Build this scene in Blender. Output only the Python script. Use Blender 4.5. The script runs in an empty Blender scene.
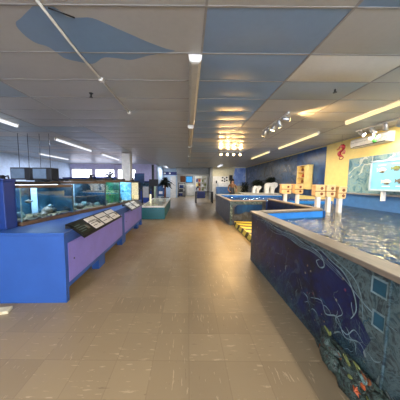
import bpy, math, random
from mathutils import Vector, Matrix
R = random.Random(7)
S = bpy.context.scene
COL = S.collection
PI = math.pi

# ------------------------------------------------------------------ materials
def lin(c):
    if isinstance(c, str):
        c = c.lstrip('#'); c = [int(c[i:i+2], 16) / 255 for i in (0, 2, 4)]
    return tuple((v / 12.92 if v <= .04045 else ((v + .055) / 1.055) ** 2.4) for v in c) + (1,)

class NT:
    def __init__(s, name):
        s.m = bpy.data.materials.new(name); s.m.use_nodes = True
        s.t = s.m.node_tree; s.t.nodes.clear()
        s.out = s.t.nodes.new('ShaderNodeOutputMaterial')
    def n(s, typ, ins=None, **props):
        d = s.t.nodes.new('ShaderNode' + typ)
        for k, v in props.items(): setattr(d, k, v)
        for k, v in (ins or {}).items(): s.set(d.inputs[k], v)
        return d
    def set(s, sock, v):
        if isinstance(v, bpy.types.NodeSocket): s.t.links.new(v, sock)
        elif isinstance(v, bpy.types.Node): s.t.links.new(v.outputs[0], sock)
        else: sock.default_value = v
    def math(s, op, a, b=0.0, c=None):
        d = s.t.nodes.new('ShaderNodeMath'); d.operation = op
        s.set(d.inputs[0], a); s.set(d.inputs[1], b)
        if c is not None: s.set(d.inputs[2], c)
        return d.outputs[0]
    def mix(s, f, a, b):
        d = s.t.nodes.new('ShaderNodeMix'); d.data_type = 'RGBA'
        s.set(d.inputs[0], f); s.set(d.inputs[6], a); s.set(d.inputs[7], b)
        return d.outputs[2]
    def ramp(s, f, stops, interp='LINEAR'):
        d = s.t.nodes.new('ShaderNodeValToRGB'); s.set(d.inputs[0], f)
        cr = d.color_ramp; cr.interpolation = interp
        while len(cr.elements) < len(stops): cr.elements.new(.5)
        for e, (p, c) in zip(cr.elements, stops): e.position = p; e.color = c if len(c) == 4 else lin(c)
        return d.outputs[0]
    def pos(s):
        return s.n('NewGeometry').outputs['Position']
    def xyz(s, v=None):
        d = s.n('SeparateXYZ', {0: v if v is not None else s.pos()}); return d.outputs
    def noise(s, scale, detail=3, rough=.5, vec=None, dist=0.0, out=0):
        d = s.n('TexNoise', {'Scale': scale, 'Detail': detail, 'Roughness': rough, 'Distortion': dist})
        s.set(d.inputs['Vector'], vec if vec is not None else s.pos())
        return d.outputs[out]
    def bump(s, h, strength=.2, dist=.01):
        return s.n('Bump', {'Height': h, 'Strength': strength, 'Distance': dist}).outputs[0]
    def finish(s, color, rough=.5, spec=.5, metal=0.0, normal=None, **kw):
        b = s.n('BsdfPrincipled')
        s.set(b.inputs['Base Color'], color); s.set(b.inputs['Roughness'], rough)
        s.set(b.inputs['Specular IOR Level'], spec); s.set(b.inputs['Metallic'], metal)
        if normal is not None: s.set(b.inputs['Normal'], normal)
        for k, v in kw.items(): s.set(b.inputs[k], v)
        s.t.links.new(b.outputs[0], s.out.inputs[0])
        return s.m

_M = {}
def paint(col, rough=.5, var=.12, scale=6, spec=.4, metal=0.0, bump=.05, name=None):
    key = (col, rough, var, scale, spec, metal)
    if key in _M: return _M[key]
    t = NT(name or 'paint_' + col.lstrip('#'))
    c = lin(col); k = t.noise(scale, 4, .6)
    lo = tuple(v * (1 - var) for v in c[:3]) + (1,); hi = tuple(min(1, v * (1 + var)) for v in c[:3]) + (1,)
    colr = t.ramp(k, [(.3, lo), (.7, hi)])
    _M[key] = t.finish(colr, rough, spec, metal, t.bump(t.noise(scale * 8, 2), bump, .004))
    return _M[key]
def glow(col, strength, name='lamp_glow'):
    t = NT(name); e = t.n('Emission', {'Color': lin(col), 'Strength': strength})
    # faint procedural unevenness of the diffuser
    t.set(e.inputs['Strength'], t.math('MULTIPLY_ADD', t.noise(9, 2), strength * .2, strength * .9))
    t.t.links.new(e.outputs[0], t.out.inputs[0]); return t.m
def clear(name, tint, gloss=.08, rough=.02, bumpy=None, fk=1.0):
    t = NT(name)
    tr = t.n('BsdfTransparent', {'Color': tint}); gl = t.n('BsdfGlossy', {'Color': (1, 1, 1, 1), 'Roughness': rough})
    fr = t.n('Fresnel', {'IOR': 1.33})
    if bumpy:
        nn = bumpy(t); t.set(gl.inputs['Normal'], nn); t.set(fr.inputs['Normal'], nn)
    f = t.math('MULTIPLY_ADD', fr.outputs[0], fk, gloss); f = t.math('MINIMUM', f, 1.0)
    mx = t.n('MixShader', {0: f}); t.t.links.new(tr.outputs[0], mx.inputs[1]); t.t.links.new(gl.outputs[0], mx.inputs[2])
    t.t.links.new(mx.outputs[0], t.out.inputs[0]); return t.m

# floor vinyl tile
def m_floor():
    t = NT('vinyl_tile'); x, y, z = t.xyz()
    T = .305
    fx = t.math('FRACT', t.math('DIVIDE', t.math('ADD', x, 50), T)); fy = t.math('FRACT', t.math('DIVIDE', t.math('ADD', y, 50), T))
    gx = t.math('LESS_THAN', t.math('MINIMUM', fx, t.math('SUBTRACT', 1, fx)), .012)
    gy = t.math('LESS_THAN', t.math('MINIMUM', fy, t.math('SUBTRACT', 1, fy)), .012)
    g = t.math('MAXIMUM', gx, gy)
    cell = t.n('CombineXYZ', {0: t.math('FLOOR', t.math('DIVIDE', t.math('ADD', x, 50), T)), 1: t.math('FLOOR', t.math('DIVIDE', t.math('ADD', y, 50), T))})
    wn = t.n('TexWhiteNoise', {'Vector': cell.outputs[0]}, noise_dimensions='3D')
    base = t.mix(wn.outputs[0], lin('#8c7d63'), lin('#97876b'))
    st = t.noise(2.2, 5, .65); base = t.mix(t.math('MULTIPLY', st, .35), base, lin('#74624f'))
    # scuffs: stretched streaks, direction flips tile by tile
    flip = t.math('GREATER_THAN', wn.outputs[0], .5)
    vx = t.n('CombineXYZ', {0: t.math('MULTIPLY', x, 42), 1: t.math('MULTIPLY', y, 6)}); vy = t.n('CombineXYZ', {0: t.math('MULTIPLY', x, 6), 1: t.math('MULTIPLY', y, 42)})
    mv = t.n('Mix', {0: flip, 4: vx.outputs[0], 5: vy.outputs[0]}, data_type='VECTOR')
    s = t.noise(1, 3, .6, vec=mv.outputs[1])
    base = t.mix(t.math('MULTIPLY', t.math('GREATER_THAN', s, .64), .6), base, lin('#b9a68c'))
    base = t.mix(t.math('MULTIPLY', t.math('LESS_THAN', s, .31), .4), base, lin('#5f4f3e'))
    col = t.mix(t.math('MULTIPLY', g, .2), base, lin('#5c4d3d'))
    rough = t.math('MULTIPLY_ADD', t.noise(5, 4), .25, .27)
    h = t.math('ADD', t.math('MULTIPLY', g, -.5), t.math('MULTIPLY', s, .35)); h = t.math('ADD', h, t.noise(7, 3))
    return t.finish(col, rough, .45, normal=t.bump(h, .12, .006))
def m_tile(name, a, b, rough):
    t = NT(name)
    c = t.mix(t.noise(1.6, 4, .6), lin(a), lin(b)); c = t.mix(t.math('MULTIPLY', t.noise(14, 4, .7), .18), c, lin('#5d564c'))
    return t.finish(c, rough, .5, normal=t.bump(t.noise(5, 2), .08, .02))
def m_mural(name, stops, scale=2.0, dist=2.0, veins=None, rough=.3):
    t = NT(name); x, y, z = t.xyz()
    f = t.noise(scale, 5, .62, dist=dist)
    c = t.ramp(f, stops)
    if veins:
        w = t.n('TexWave', {'Vector': t.pos(), 'Scale': veins[1], 'Distortion': 9.0, 'Detail': 3.0, 'Detail Scale': 1.6}, wave_type='BANDS', bands_direction='DIAGONAL')
        k = t.math('GREATER_THAN', w.outputs[1], veins[2]); k = t.math('MULTIPLY', k, t.math('GREATER_THAN', t.noise(1.3, 2), .5))
        c = t.mix(t.math('MULTIPLY', k, .7), c, lin(veins[0]))
    return t.finish(c, rough, .5, normal=t.bump(t.noise(22, 2), .05, .005))
def m_poolmural():
    t = NT('deep_sea_mural'); x, y, z = t.xyz()
    f = t.noise(2.3, 5, .65, dist=1.6)
    c = t.ramp(f, [(.24, '#04060f'), (.42, '#050a26'), (.56, '#071446'), (.66, '#0a1d52'), (.8, '#12384e')])
    # painted reef: paint gets teal and grey towards the bottom edge in swirls
    k = t.math('ADD', t.math('ADD', t.math('MULTIPLY', t.math('SUBTRACT', .30, z), 1.7), t.math('MAXIMUM', t.math('MULTIPLY', t.math('SUBTRACT', 1.9, y), .55), 0.0)), t.math('MULTIPLY', t.math('SUBTRACT', t.noise(3.4, 4, .7, dist=2.5), .5), 2.2))
    c = t.mix(t.math('MINIMUM', t.math('MAXIMUM', k, 0.0), .75), c, t.ramp(t.noise(15, 4, .65, dist=2.5), [(.3, '#080f12'), (.44, '#1c343a'), (.54, '#5a7a78'), (.6, '#1a2a30'), (.7, '#4a3a34'), (.8, '#8a9a92')]))
    # fish and coral flecks
    v = t.n('TexVoronoi', {'Vector': t.pos(), 'Scale': 11.0, 'Randomness': 1.0})
    spot = t.math('LESS_THAN', t.math('ADD', v.outputs['Distance'], t.math('MULTIPLY', t.noise(20, 2), .25)), .24)
    pick = t.n('SeparateColor', {0: v.outputs['Color']})
    spot = t.math('MULTIPLY', spot, t.math('GREATER_THAN', pick.outputs[0], .4))
    c = t.mix(t.math('MULTIPLY', spot, .6), c, t.ramp(pick.outputs[1], [(0, '#8c8a6c'), (.35, '#7d3b46'), (.6, '#8d7a4a'), (1, '#5c8fa0')], 'CONSTANT'))
    # thin pale swirling lines
    w = t.n('TexWave', {'Vector': t.pos(), 'Scale': 1.7, 'Distortion': 14.0, 'Detail': 3.0, 'Detail Scale': 1.1}, wave_type='BANDS', bands_direction='DIAGONAL')
    ln = t.math('GREATER_THAN', w.outputs[1], .965); ln = t.math('MULTIPLY', ln, t.math('GREATER_THAN', t.noise(1.1, 2), .53))
    c = t.mix(t.math('MULTIPLY', ln, .12), c, lin('#6f8f96'))
    return t.finish(c, .32, .45, normal=t.bump(t.noise(16, 3), .12, .006))
def m_hazard():
    t = NT('hazard_stripes'); x, y, z = t.xyz()
    u = t.math('ADD', t.math('MULTIPLY', z, 1.1), y); u = t.math('ADD', u, t.math('MULTIPLY', t.math('SUBTRACT', x, 1.6), .35))
    u = t.math('ADD', u, t.math('MULTIPLY', t.noise(3, 2), .06))
    k = t.math('LESS_THAN', t.math('FRACT', t.math('DIVIDE', t.math('ADD', u, 20), .47)), .40)
    c = t.mix(k, lin('#e6cf4e'), lin('#17150f'))
    c = t.mix(t.math('MULTIPLY', t.noise(8, 4, .7), .25), c, lin('#6d6136'))
    return t.finish(c, .45, .4)
def m_wood(name, a, b, rough=.5):
    t = NT(name); x, y, z = t.xyz()
    v = t.n('CombineXYZ', {0: t.math('MULTIPLY', x, 9), 1: t.math('MULTIPLY', y, 2), 2: t.math('MULTIPLY', z, 9)})
    k = t.noise(2.0, 4, .6, vec=v.outputs[0], dist=1.2)
    return t.finish(t.ramp(k, [(.3, a), (.7, b)]), rough, .4, normal=t.bump(k, .1, .004))

M = dict(
 floor=m_floor(),
 tile=m_tile('ceiling_tile_cream', '#a8a5a0', '#b4b1ab', .42), tileblue=m_tile('ceiling_tile_sky_blue', '#6f8aa8', '#7d97b2', .33),
 tilegrey=m_tile('ceiling_tile_blue_grey', '#8a98a3', '#97a3ab', .38), tilewhite=m_tile('ceiling_tile_white', '#cfcabf', '#d8d3c8', .4),
 grid=paint('#8d8a85', .4), white=paint('#e4e2dc', .4), offwhite=paint('#cfccc2', .45), cream=paint('#d8cfae', .6),
 yellow=paint('#ead083', .55, .06), lavender=paint('#b9aede', .6), palewall=paint('#a9bed0', .6), greywall=paint('#8d8f8c', .6),
 blue=paint('#29529a', .5, .08, 3), bluedark=paint('#143478', .5, .1, 3), purple=paint('#7f78cc', .42, .07, 4),
 teal=paint('#105e68', .4, .1), black=paint('#15161a', .4), darkgrey=paint('#2c2e33', .5), navy=paint('#1c2a66', .5, .15),
 rim=m_wood('taupe_rim', '#6f665b', '#857a6c', .4), tankwood=m_wood('tank_wood', '#4a382b', '#67503c'), box=m_wood('honey_pine', '#d8b078', '#e8c894'),
 liner=paint('#2b7fd0', .35, .1, 3), linerdeep=paint('#7d7654', .7, .3, 3), steel=paint('#b9bcc0', .3, .05, metal=.8),
 poolmural=m_poolmural(), hazard=m_hazard(),
 rockgrey=m_mural('far_pool_mural', [(.2, '#17191e'), (.45, '#3a3d44'), (.6, '#4e5664'), (.8, '#6c6a68')], 3.0, 1.5),
 seawall=m_mural('seascape_mural', [(.25, '#2c4c5a'), (.42, '#4f7f92'), (.55, '#8aa7a6'), (.68, '#5d93b4'), (.85, '#c2c9bd')], 2.4, 2.5, ('#d4dcd2', 1.6, .9)),
 reefwall=m_mural('dusky_reef_mural', [(.2, '#11141a'), (.4, '#27303c'), (.5, '#445a78'), (.58, '#4a4a52'), (.68, '#7f8690'), (.85, '#a4adba')], 1.3, 2.0),
 deepblue=m_mural('deep_blue_mural', [(.25, '#0d2142'), (.5, '#1a4072'), (.75, '#356896')], 1.2, 1.2),
 bluebanner=m_mural('waterfall_cloth', [(.25, '#4c73cc'), (.5, '#7fa0e4'), (.7, '#c5d6f0')], 2.0, .6),
 leaf=paint('#121c14', .5, .5, 12), leafgreen=paint('#3e8a3a', .5, .4, 12), gravel=paint('#7f7256', .8, .5, 60), sand=paint('#efe6c8', .8, .3, 40),
 rock=paint('#353c3a', .8, .5, 9), reefrock=m_mural('reef_relief_paint', [(.25, '#090d0c'), (.42, '#1d2825'), (.52, '#4d625c'), (.58, '#121b1c'), (.7, '#4a3a2a'), (.82, '#8b9b94')], 17, 1.8, ('#8ea39c', 6, .95), .6), coralgrey=paint('#5f7b7a', .7, .4, 15), orange=paint('#b0572f', .6, .2, 15), olive=paint('#77804a', .7, .4, 15),
 red=paint('#8a1a22', .5, .2, 10), skin=paint('#b98a68', .6), tan=paint('#80583a', .8), hair=paint('#17110d', .5), swirl=paint('#748d95', .4, .45, 16), tealpaint=paint('#1f4d62', .35, .2),
 borderpaint=m_mural('border_paint', [(.25, '#0e161b'), (.42, '#2a3b43'), (.52, '#566a6e'), (.6, '#24404c'), (.72, '#4c5a54'), (.85, '#88918a')], 8, 2.2, ('#8c9a98', 3.2, .93)), greyrail=paint('#7d8184', .5), cyan=paint('#79bfe4', .4, .08), fishgrey=paint('#6f6a60', .5, .5, 40), brown=paint('#7a4a2c', .6, .3),
 screen=glow('#4fa8e8', .7, 'screen_glow'), tube=glow('#ffe0a4', 1.0, 'warm_tube'), tubewhite=glow('#eef2ff', .9, 'white_tube'), halogen=glow('#ffd89a', 15, 'halogen_lamp'), halogenwhite=glow('#fff4e2', 14, 'white_lamp'),
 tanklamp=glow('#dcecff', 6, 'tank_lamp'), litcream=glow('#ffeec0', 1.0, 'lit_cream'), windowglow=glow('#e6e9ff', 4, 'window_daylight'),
 daylight=glow('#dfeaff', 17, 'front_daylight'),
 tubeoff=paint('#b0aa9c', .7, .05, 6, .15),
 glass=clear('aquarium_glass', (.96, .985, .985, 1), .02, fk=.45), tankwater=clear('tank_water', (.86, .92, .945, 1), 0.0, fk=.1),
 tankback=m_mural('tank_backdrop', [(.25, '#0a151d'), (.45, '#15303d'), (.6, '#2c5468'), (.8, '#8fb2c8')], 2.6, .8),
 tankgreen=m_mural('green_tank_backdrop', [(.25, '#1c4038'), (.5, '#2f6a4c'), (.75, '#79a884')], 4, .8),
 tankbright=m_mural('bright_tank_backdrop', [(.25, '#2a6c8c'), (.5, '#6aa6bb'), (.75, '#d6e6e6')], 4, .8),
)
def ripples(t):
    p = t.pos()
    a = t.noise(4.5, 3, .55, dist=.8); b = t.noise(14, 2, .5, dist=.6)
    return t.bump(t.math('ADD', t.math('MULTIPLY', a, 1.0), t.math('MULTIPLY', b, .3)), .7, .14)
M['water'] = clear('pool_water', (.52, .50, .34, 1), .07, .012, ripples)
M['waterblue'] = clear('blue_pool_water', (.70, .86, .95, 1), .03, .03, ripples)
M['watertop'] = clear('shallow_water', (.95, .97, .95, 1), .01, .03, fk=.3)

# ------------------------------------------------------------------ mesh builder
class MB:
    def __init__(s): s.v, s.f, s.m = [], [], []
    def add(s, vs, fs, m=0):
        o = len(s.v); s.v += [Vector(v) for v in vs]
        for f in fs: s.f.append([o + i for i in f]); s.m.append(m)
        return s
    def box(s, x0, x1, y0, y1, z0, z1, m=0):
        return s.frame_box((0, 0, 0), (1, 0), x0, x1, y0, y1, z0, z1, m)
    def frame_box(s, o, u, a0, a1, b0, b1, z0, z1, m=0):
        # box in a plan frame: first axis u (plan direction), second axis 90 degrees to its left
        ux, uy = u; nx, ny = -uy, ux
        vs = []
        for z in (z0, z1):
            for a, b in ((a0, b0), (a1, b0), (a1, b1), (a0, b1)):
                vs.append((o[0] + ux * a + nx * b, o[1] + uy * a + ny * b, o[2] + z))
        return s.add(vs, [(3, 2, 1, 0), (4, 5, 6, 7), (0, 1, 5, 4), (1, 2, 6, 5), (2, 3, 7, 6), (3, 0, 4, 7)], m)
    def prism(s, poly, z0, z1, m=0):
        n = len(poly)
        if sum(poly[i][0] * poly[(i+1) % n][1] - poly[(i+1) % n][0] * poly[i][1] for i in range(n)) < 0: poly = poly[::-1]
        vs = [(x, y, z0) for x, y in poly] + [(x, y, z1) for x, y in poly]
        return s.add(vs, [list(range(n))[::-1], list(range(n, 2 * n))] + [(i, (i + 1) % n, n + (i + 1) % n, n + i) for i in range(n)], m)
    def slab(s, pts, off, m=0):
        # closed plate: outline pts (3D, planar) pushed by vector off
        n = len(pts); off = Vector(off); vs = [Vector(p) for p in pts]; vs += [p + off for p in vs]
        return s.add(vs, [list(range(n)), list(range(n, 2 * n))[::-1]] + [(i, n + i, n + (i + 1) % n, (i + 1) % n) for i in range(n)], m)
    def tube(s, pts, r, n=8, m=0):
        pts = [Vector(p) for p in pts]; rs = r if isinstance(r, (list, tuple)) else [r] * len(pts)
        vs, fs = [], []
        for i, p in enumerate(pts):
            d = (pts[min(i + 1, len(pts) - 1)] - pts[max(i - 1, 0)]).normalized()
            a = d.orthogonal().normalized() if i == 0 else (a - d * a.dot(d)).normalized()
            b = d.cross(a)
            for k in range(n):
                t = 2 * PI * k / n; vs.append(p + (a * math.cos(t) + b * math.sin(t)) * rs[i])
        for i in range(len(pts) - 1):
            for k in range(n):
                fs.append((i * n + k, i * n + (k + 1) % n, (i + 1) * n + (k + 1) % n, (i + 1) * n + k))
        fs += [list(range(n))[::-1], list(range((len(pts) - 1) * n, len(pts) * n))]
        return s.add(vs, fs, m)
    def lathe(s, prof, c, n=16, m=0):
        vs, fs = [], []
        for r, z in prof:
            for k in range(n):
                t = 2 * PI * k / n; vs.append((c[0] + r * math.cos(t), c[1] + r * math.sin(t), c[2] + z))
        for i in range(len(prof) - 1):
            for k in range(n): fs.append((i * n + k, i * n + (k + 1) % n, (i + 1) * n + (k + 1) % n, (i + 1) * n + k))
        fs += [list(range(n))[::-1], list(range((len(prof) - 1) * n, len(prof) * n))]
        return s.add(vs, fs, m)
    def ball(s, c, r, m=0, n=12, k=8, rough=0.0, rnd=None):
        rx, ry, rz = r if isinstance(r, (tuple, list)) else (r, r, r)
        vs, fs = [(c[0], c[1], c[2] - rz)], []
        for i in range(1, k):
            ph = -PI / 2 + PI * i / k
            for j in range(n):
                t = 2 * PI * j / n; q = 1 + (rnd.uniform(-rough, rough) if rnd else 0)
                vs.append((c[0] + rx * q * math.cos(ph) * math.cos(t), c[1] + ry * q * math.cos(ph) * math.sin(t), c[2] + rz * q * math.sin(ph)))
        vs.append((c[0], c[1], c[2] + rz)); top = len(vs) - 1
        for j in range(n):
            fs.append((0, 1 + (j + 1) % n, 1 + j)); fs.append((top, 1 + (k - 2) * n + j, 1 + (k - 2) * n + (j + 1) % n))
            for i in range(k - 2): fs.append((1 + i * n + j, 1 + i * n + (j + 1) % n, 1 + (i + 1) * n + (j + 1) % n, 1 + (i + 1) * n + j))
        return s.add(vs, fs, m)
    def leaf(s, p, d, L, w, droop=.3, m=0):
        p = Vector(p); d = Vector(d).normalized(); side = d.cross(Vector((0, 0, 1)))
        side = side.normalized() if side.length > .01 else Vector((1, 0, 0)); up = side.cross(d)
        vs, fs = [], []
        for i in range(5):
            t = i / 4; c = p + d * (L * t) - Vector((0, 0, droop * L * t * t)); ww = w * math.sin(PI * (.12 + .86 * t)) / 2
            vs += [c - side * ww, c + up * (ww * .25), c + side * ww]
        for i in range(4):
            for k in (0, 1): fs.append((i * 3 + k, i * 3 + k + 1, i * 3 + k + 4, i * 3 + k + 3))
        return s.add(vs, fs, m)
    def build(s, name, mats, parent=None, bevel=0.0, smooth=False):
        mats = mats if isinstance(mats, (list, tuple)) else [mats]
        off = parent.matrix_world.translation if parent is not None else None
        base = Vector((0, 0, 0))
        if parent is None and s.v:
            base = Vector(((min(v.x for v in s.v) + max(v.x for v in s.v)) / 2, (min(v.y for v in s.v) + max(v.y for v in s.v)) / 2, min(v.z for v in s.v)))
        elif parent is not None: base = WORLD[parent.name]
        me = bpy.data.meshes.new(name); me.from_pydata([v - base for v in s.v], [], s.f)
        for m in mats: me.materials.append(M[m] if isinstance(m, str) else m)
        for p, k in zip(me.polygons, s.m): p.material_index = k; p.use_smooth = smooth
        o = bpy.data.objects.new(name, me); COL.objects.link(o)
        if parent is not None:
            o.parent = parent
        else: o.location = base
        WORLD[o.name] = base
        if bevel:
            b = o.modifiers.new('bevel', 'BEVEL'); b.width = bevel; b.segments = 2; b.limit_method = 'ANGLE'
        return o
WORLD = {}
def tag(o, label, cat, group=None, kind=None):
    if label: o['label'] = label
    if cat: o['category'] = cat
    if group: o['group'] = group
    if kind: o['kind'] = kind
    return o
def thing(name, loc, label, cat, group=None):
    o = bpy.data.objects.new(name, None); COL.objects.link(o); o.location = loc; o.empty_display_size = .1
    WORLD[o.name] = Vector(loc)
    return tag(o, label, cat, group)
def fix_children(o):
    # children of parts keep the parent's origin as their own origin
    return o
def dup(root, loc, label=None, group=None, rz=None):
    r = root.copy(); COL.objects.link(r); r.location = loc
    if rz is not None: r.rotation_euler.z = rz
    if label: r['label'] = label
    if group: r['group'] = group
    for ch in list(root.children):
        c = ch.copy(); COL.objects.link(c); c.parent = r
        for g in list(ch.children):
            d = g.copy(); COL.objects.link(d); d.parent = c
    return r
def struct(name, mb, mats, **k):
    o = mb.build(name, mats, **k); o['kind'] = 'structure'; return o
def spline(pts, n=6, closed=True):
    out = []; N = len(pts)
    for i in range(N if closed else N - 1):
        g = lambda k: Vector(pts[k % N] if closed else pts[max(0, min(N - 1, k))])
        p0, p1, p2, p3 = g(i - 1), g(i), g(i + 1), g(i + 2)
        for j in range(n):
            t = j / n
            out.append(.5 * ((2 * p1) + (p2 - p0) * t + (2 * p0 - 5 * p1 + 4 * p2 - p3) * t * t + (3 * p1 - p0 - 3 * p2 + p3) * t ** 3))
    if not closed: out.append(Vector(pts[-1]))
    return out
def lamp_area(name, loc, sx, sy, power, col, rot=(0, 0, 0), spread=PI):
    l = bpy.data.lights.new(name, 'AREA'); l.shape = 'RECTANGLE'; l.size = sx; l.size_y = sy; l.energy = power; l.color = lin(col)[:3]; l.spread = spread
    o = bpy.data.objects.new(name, l); COL.objects.link(o); o.location = loc; o.rotation_euler = rot; return o
def lamp_spot(name, loc, to, power, col, ang=60, r=.04):
    l = bpy.data.lights.new(name, 'SPOT'); l.energy = power; l.color = lin(col)[:3]; l.spot_size = math.radians(ang); l.spot_blend = .6; l.shadow_soft_size = r
    o = bpy.data.objects.new(name, l); COL.objects.link(o); o.location = loc
    o.rotation_euler = (Vector(to) - Vector(loc)).to_track_quat('-Z', 'Y').to_euler(); return o

CEIL = 2.98
XL, XR = -9.5, 5.25
# ------------------------------------------------------------------ setting
struct('floor', MB().box(XL - .2, XR + .2, -5.2, 24.2, -.12, 0), 'floor')
# ceiling: lay-in tiles, each a little sagged, resting on a metal grid
GX0, GW, GY0, GH = .14, 1.245, 1.785, .604
GX = {i: GX0 + i * GW for i in range(0, 6)}; GX[-1] = -1.32; GX.update({i: -2.78 + (i + 2) * GW for i in range(-8, -1)})
cm = MB(); KX = range(-8, 5); KY = range(-12, 38)
for i in KX:
    for j in KY:
        x0, x1, y0, y1 = GX[i], GX[i + 1], GY0 + j * GH, GY0 + (j + 1) * GH
        if x0 > XR + .2 or x1 < XL - .2: continue
        m = 0
        if i == 0 and 0 <= j <= 7: m = 1
        if i >= 1 and j == -1: m = 1 if i == 1 else 0
        if i == 1 and j == 2: m = 2
        if i == 1 and j == 1: m = 3
        if i == 0 and j > 7 and R.random() < .35: m = 2
        if i <= -3: m = 2 if R.random() < .6 else 0
        sag = R.uniform(.006, .02)
        if i in (-1, -2) and -1 <= j <= 2: sag = 0
        if i == 1 and j in (1, 2): sag = .035
        nx, ny = 6, 5; vs, fs = [], []
        for b in range(ny + 1):
            for a in range(nx + 1):
                u, v = a / nx, b / ny
                vs.append((x0 + (x1 - x0) * u, y0 + (y1 - y0) * v, CEIL - sag * (math.sin(PI * u) ** .7) * math.sin(PI * v)))
        for b in range(ny):
            for a in range(nx):
                k = b * (nx + 1) + a; fs.append((k, k + nx + 1, k + nx + 2, k + 1))
        cm.add(vs, fs, m)
zc = CEIL - .0015
blob = [(-1.62,1.97),(-1.66,2.04),(-1.67,2.15),(-1.64,2.24),(-1.55,2.30),(-1.52,2.41),(-1.49,2.5),(-1.37,2.56),(-1.2,2.6),(-1.02,2.48),(-.86,2.49),(-.72,2.52),(-.59,2.48),(-.46,2.43),(-.27,2.38),(-.16,2.35),(-.26,2.31),(-.42,2.22),(-.54,2.14),(-.67,2.05),(-.8,1.96),(-.89,1.91),(-1.01,1.91),(-1.1,1.9),(-1.16,1.79),(-1.3,1.79),(-1.38,1.83),(-1.53,1.92)]
pts = spline([(x, y, zc) for x, y in blob], 5)
cm.add(pts, [list(range(len(pts)))], 1)
cm.box(XL - .2, XR + .2, -5.2, 24.2, CEIL + .03, CEIL + .1, 0)
ceil = struct('ceiling', cm, ['tile', 'tileblue', 'tilegrey', 'tilewhite'], smooth=True)
gm = MB()
for i in range(-8, 6):   # the bar over the white conduit is lost in the tiles
    x = GX.get(i, 99)
    if XL < x < XR and i != -1: gm.box(x - .011, x + .011, -5, 24, CEIL - .007, CEIL + .02)
for j in range(-11, 37):
    y = GY0 + j * GH
    if -5 < y < 24: gm.box(XL, XR, y - .008, y + .008, CEIL - .005, CEIL + .018)
struct('trim_1', gm, 'grid')
# right wall with the openings of nothing: yellow near part, dusky reef mural far part painted on it
struct('wall_right', MB().box(XR, XR + .2, -5.2, 24.2, 0, CEIL + .03), 'yellow')
struct('wall_left', MB().box(XL - .2, XL, -5.2, 24.2, 0, CEIL + .03), 'palewall')
struct('wall_front', MB().box(XL, XR, -5.2, -5, 0, CEIL + .03), 'offwhite')
for k, x in enumerate((-1.6, 1.0, 3.6)):   # shop-front windows behind the photographer
    w = struct('window_%d' % (k + 4), MB().box(x - 1.1, x + 1.1, -5, -4.94, .75, .83).box(x - 1.1, x + 1.1, -5, -4.94, 2.55, 2.63).box(x - 1.1, x - 1.02, -5, -4.94, .83, 2.55).box(x + 1.02, x + 1.1, -5, -4.94, .83, 2.55), 'white')
    MB().box(x - 1.02, x + 1.02, -4.99, -4.97, .83, 2.55).build('pane', 'daylight', w)
struct('wall_back', MB().box(XL, XR, 24, 24.2, 0, CEIL + .03), 'offwhite')
struct('wall_back_lavender', MB().box(XL, -2.6, 16.0, 16.15, 0, CEIL), paint('#c3bfe0', .6))
struct('wall_back_blue', MB().box(-2.6, -1.1, 20.0, 20.15, 0, CEIL).box(-2.6, -2.5, 16.15, 20, 0, CEIL), 'palewall')
struct('wall_back_cream', MB().box(2.2, XR, 18.0, 18.15, 0, CEIL), 'cream')
struct('trim_2', MB().box(-1.1, 2.2, 19.0, 19.2, 2.35, 2.72).box(-1.15, 2.2, 19.02, 19.18, 2.72, CEIL), 'greywall')
struct('trim_3', MB().box(1.98, 2.2, 18.0, 19.0, 0, CEIL), 'greywall')
struct('column', MB().box(-3.34, -2.92, 10.0, 10.4, 0, CEIL - .02), 'white', bevel=.01)
d1 = struct('door_1', MB().box(-1.72, -1.32, 19.93, 19.99, 0, 2.1).box(-1.80, -1.72, 19.9, 20, 0, 2.18).box(-1.32, -1.24, 19.9, 20, 0, 2.18).box(-1.80, -1.24, 19.9, 20, 2.1, 2.18), 'offwhite')
MB().tube([(-1.40, 19.92, 1.0), (-1.40, 19.86, 1.0), (-1.48, 19.86, 1.0)], .012).build('door_handle', 'steel', d1)
d2 = struct('door_2', MB().box(2.3, 2.9, 17.93, 17.99, 0, 2.05).box(2.22, 2.3, 17.9, 18, 0, 2.13).box(2.9, 2.98, 17.9, 18, 0, 2.13).box(2.22, 2.98, 17.9, 18, 2.05, 2.13), 'white')
MB().box(2.5, 2.62, 17.91, 17.93, 1.5, 1.75).build('vision_panel', 'black', d2)
for k, (a, b) in enumerate(((-9.4, -7.7), (-7.5, -5.9), (-5.7, -4.2))):
    w = struct('window_%d' % (k + 1), MB().box(a, b, 15.96, 16.0, 1.72, 1.78).box(a, b, 15.96, 16.0, 2.52, 2.58).box(a, a + .07, 15.96, 16, 1.72, 2.58).box(b - .07, b, 15.96, 16, 1.72, 2.58).box((a + b) / 2 - .03, (a + b) / 2 + .03, 15.96, 16, 1.78, 2.52), 'white')
    MB().box(a + .07, b - .07, 15.985, 15.998, 1.78, 2.52).build('pane', 'windowglow', w)

# murals on the right wall
tag(MB().box(XR - .02, XR, 3.0, 6.50, 1.25, 2.32).build('wall_mural', 'seawall'), 'grey-blue seascape mural on the yellow wall behind the fish sign', 'mural')
tag(MB().box(XR - .02, XR, 7.62, 9.6, 1.0, 2.93).build('wall_mural', 'deepblue'), 'deep blue mural panel beside the edge of the yellow wall', 'mural')
tag(MB().box(XR - .02, XR, 9.6, 17.95, .3, 2.93).build('wall_mural', 'reefwall'), 'dusky grey reef mural running along the far right wall', 'mural')
tag(MB().slab([(4.0, 17.96, 1.3), (5.2, 17.96, 1.3), (5.2, 17.96, 2.9), (4.25, 17.96, 2.9), (4.1, 17.96, 2.2)], (0, .035, 0)).build('cloth_banner', 'bluebanner'), 'bright blue cloth banner with pale streaks hanging in the far right corner', 'banner')

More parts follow.
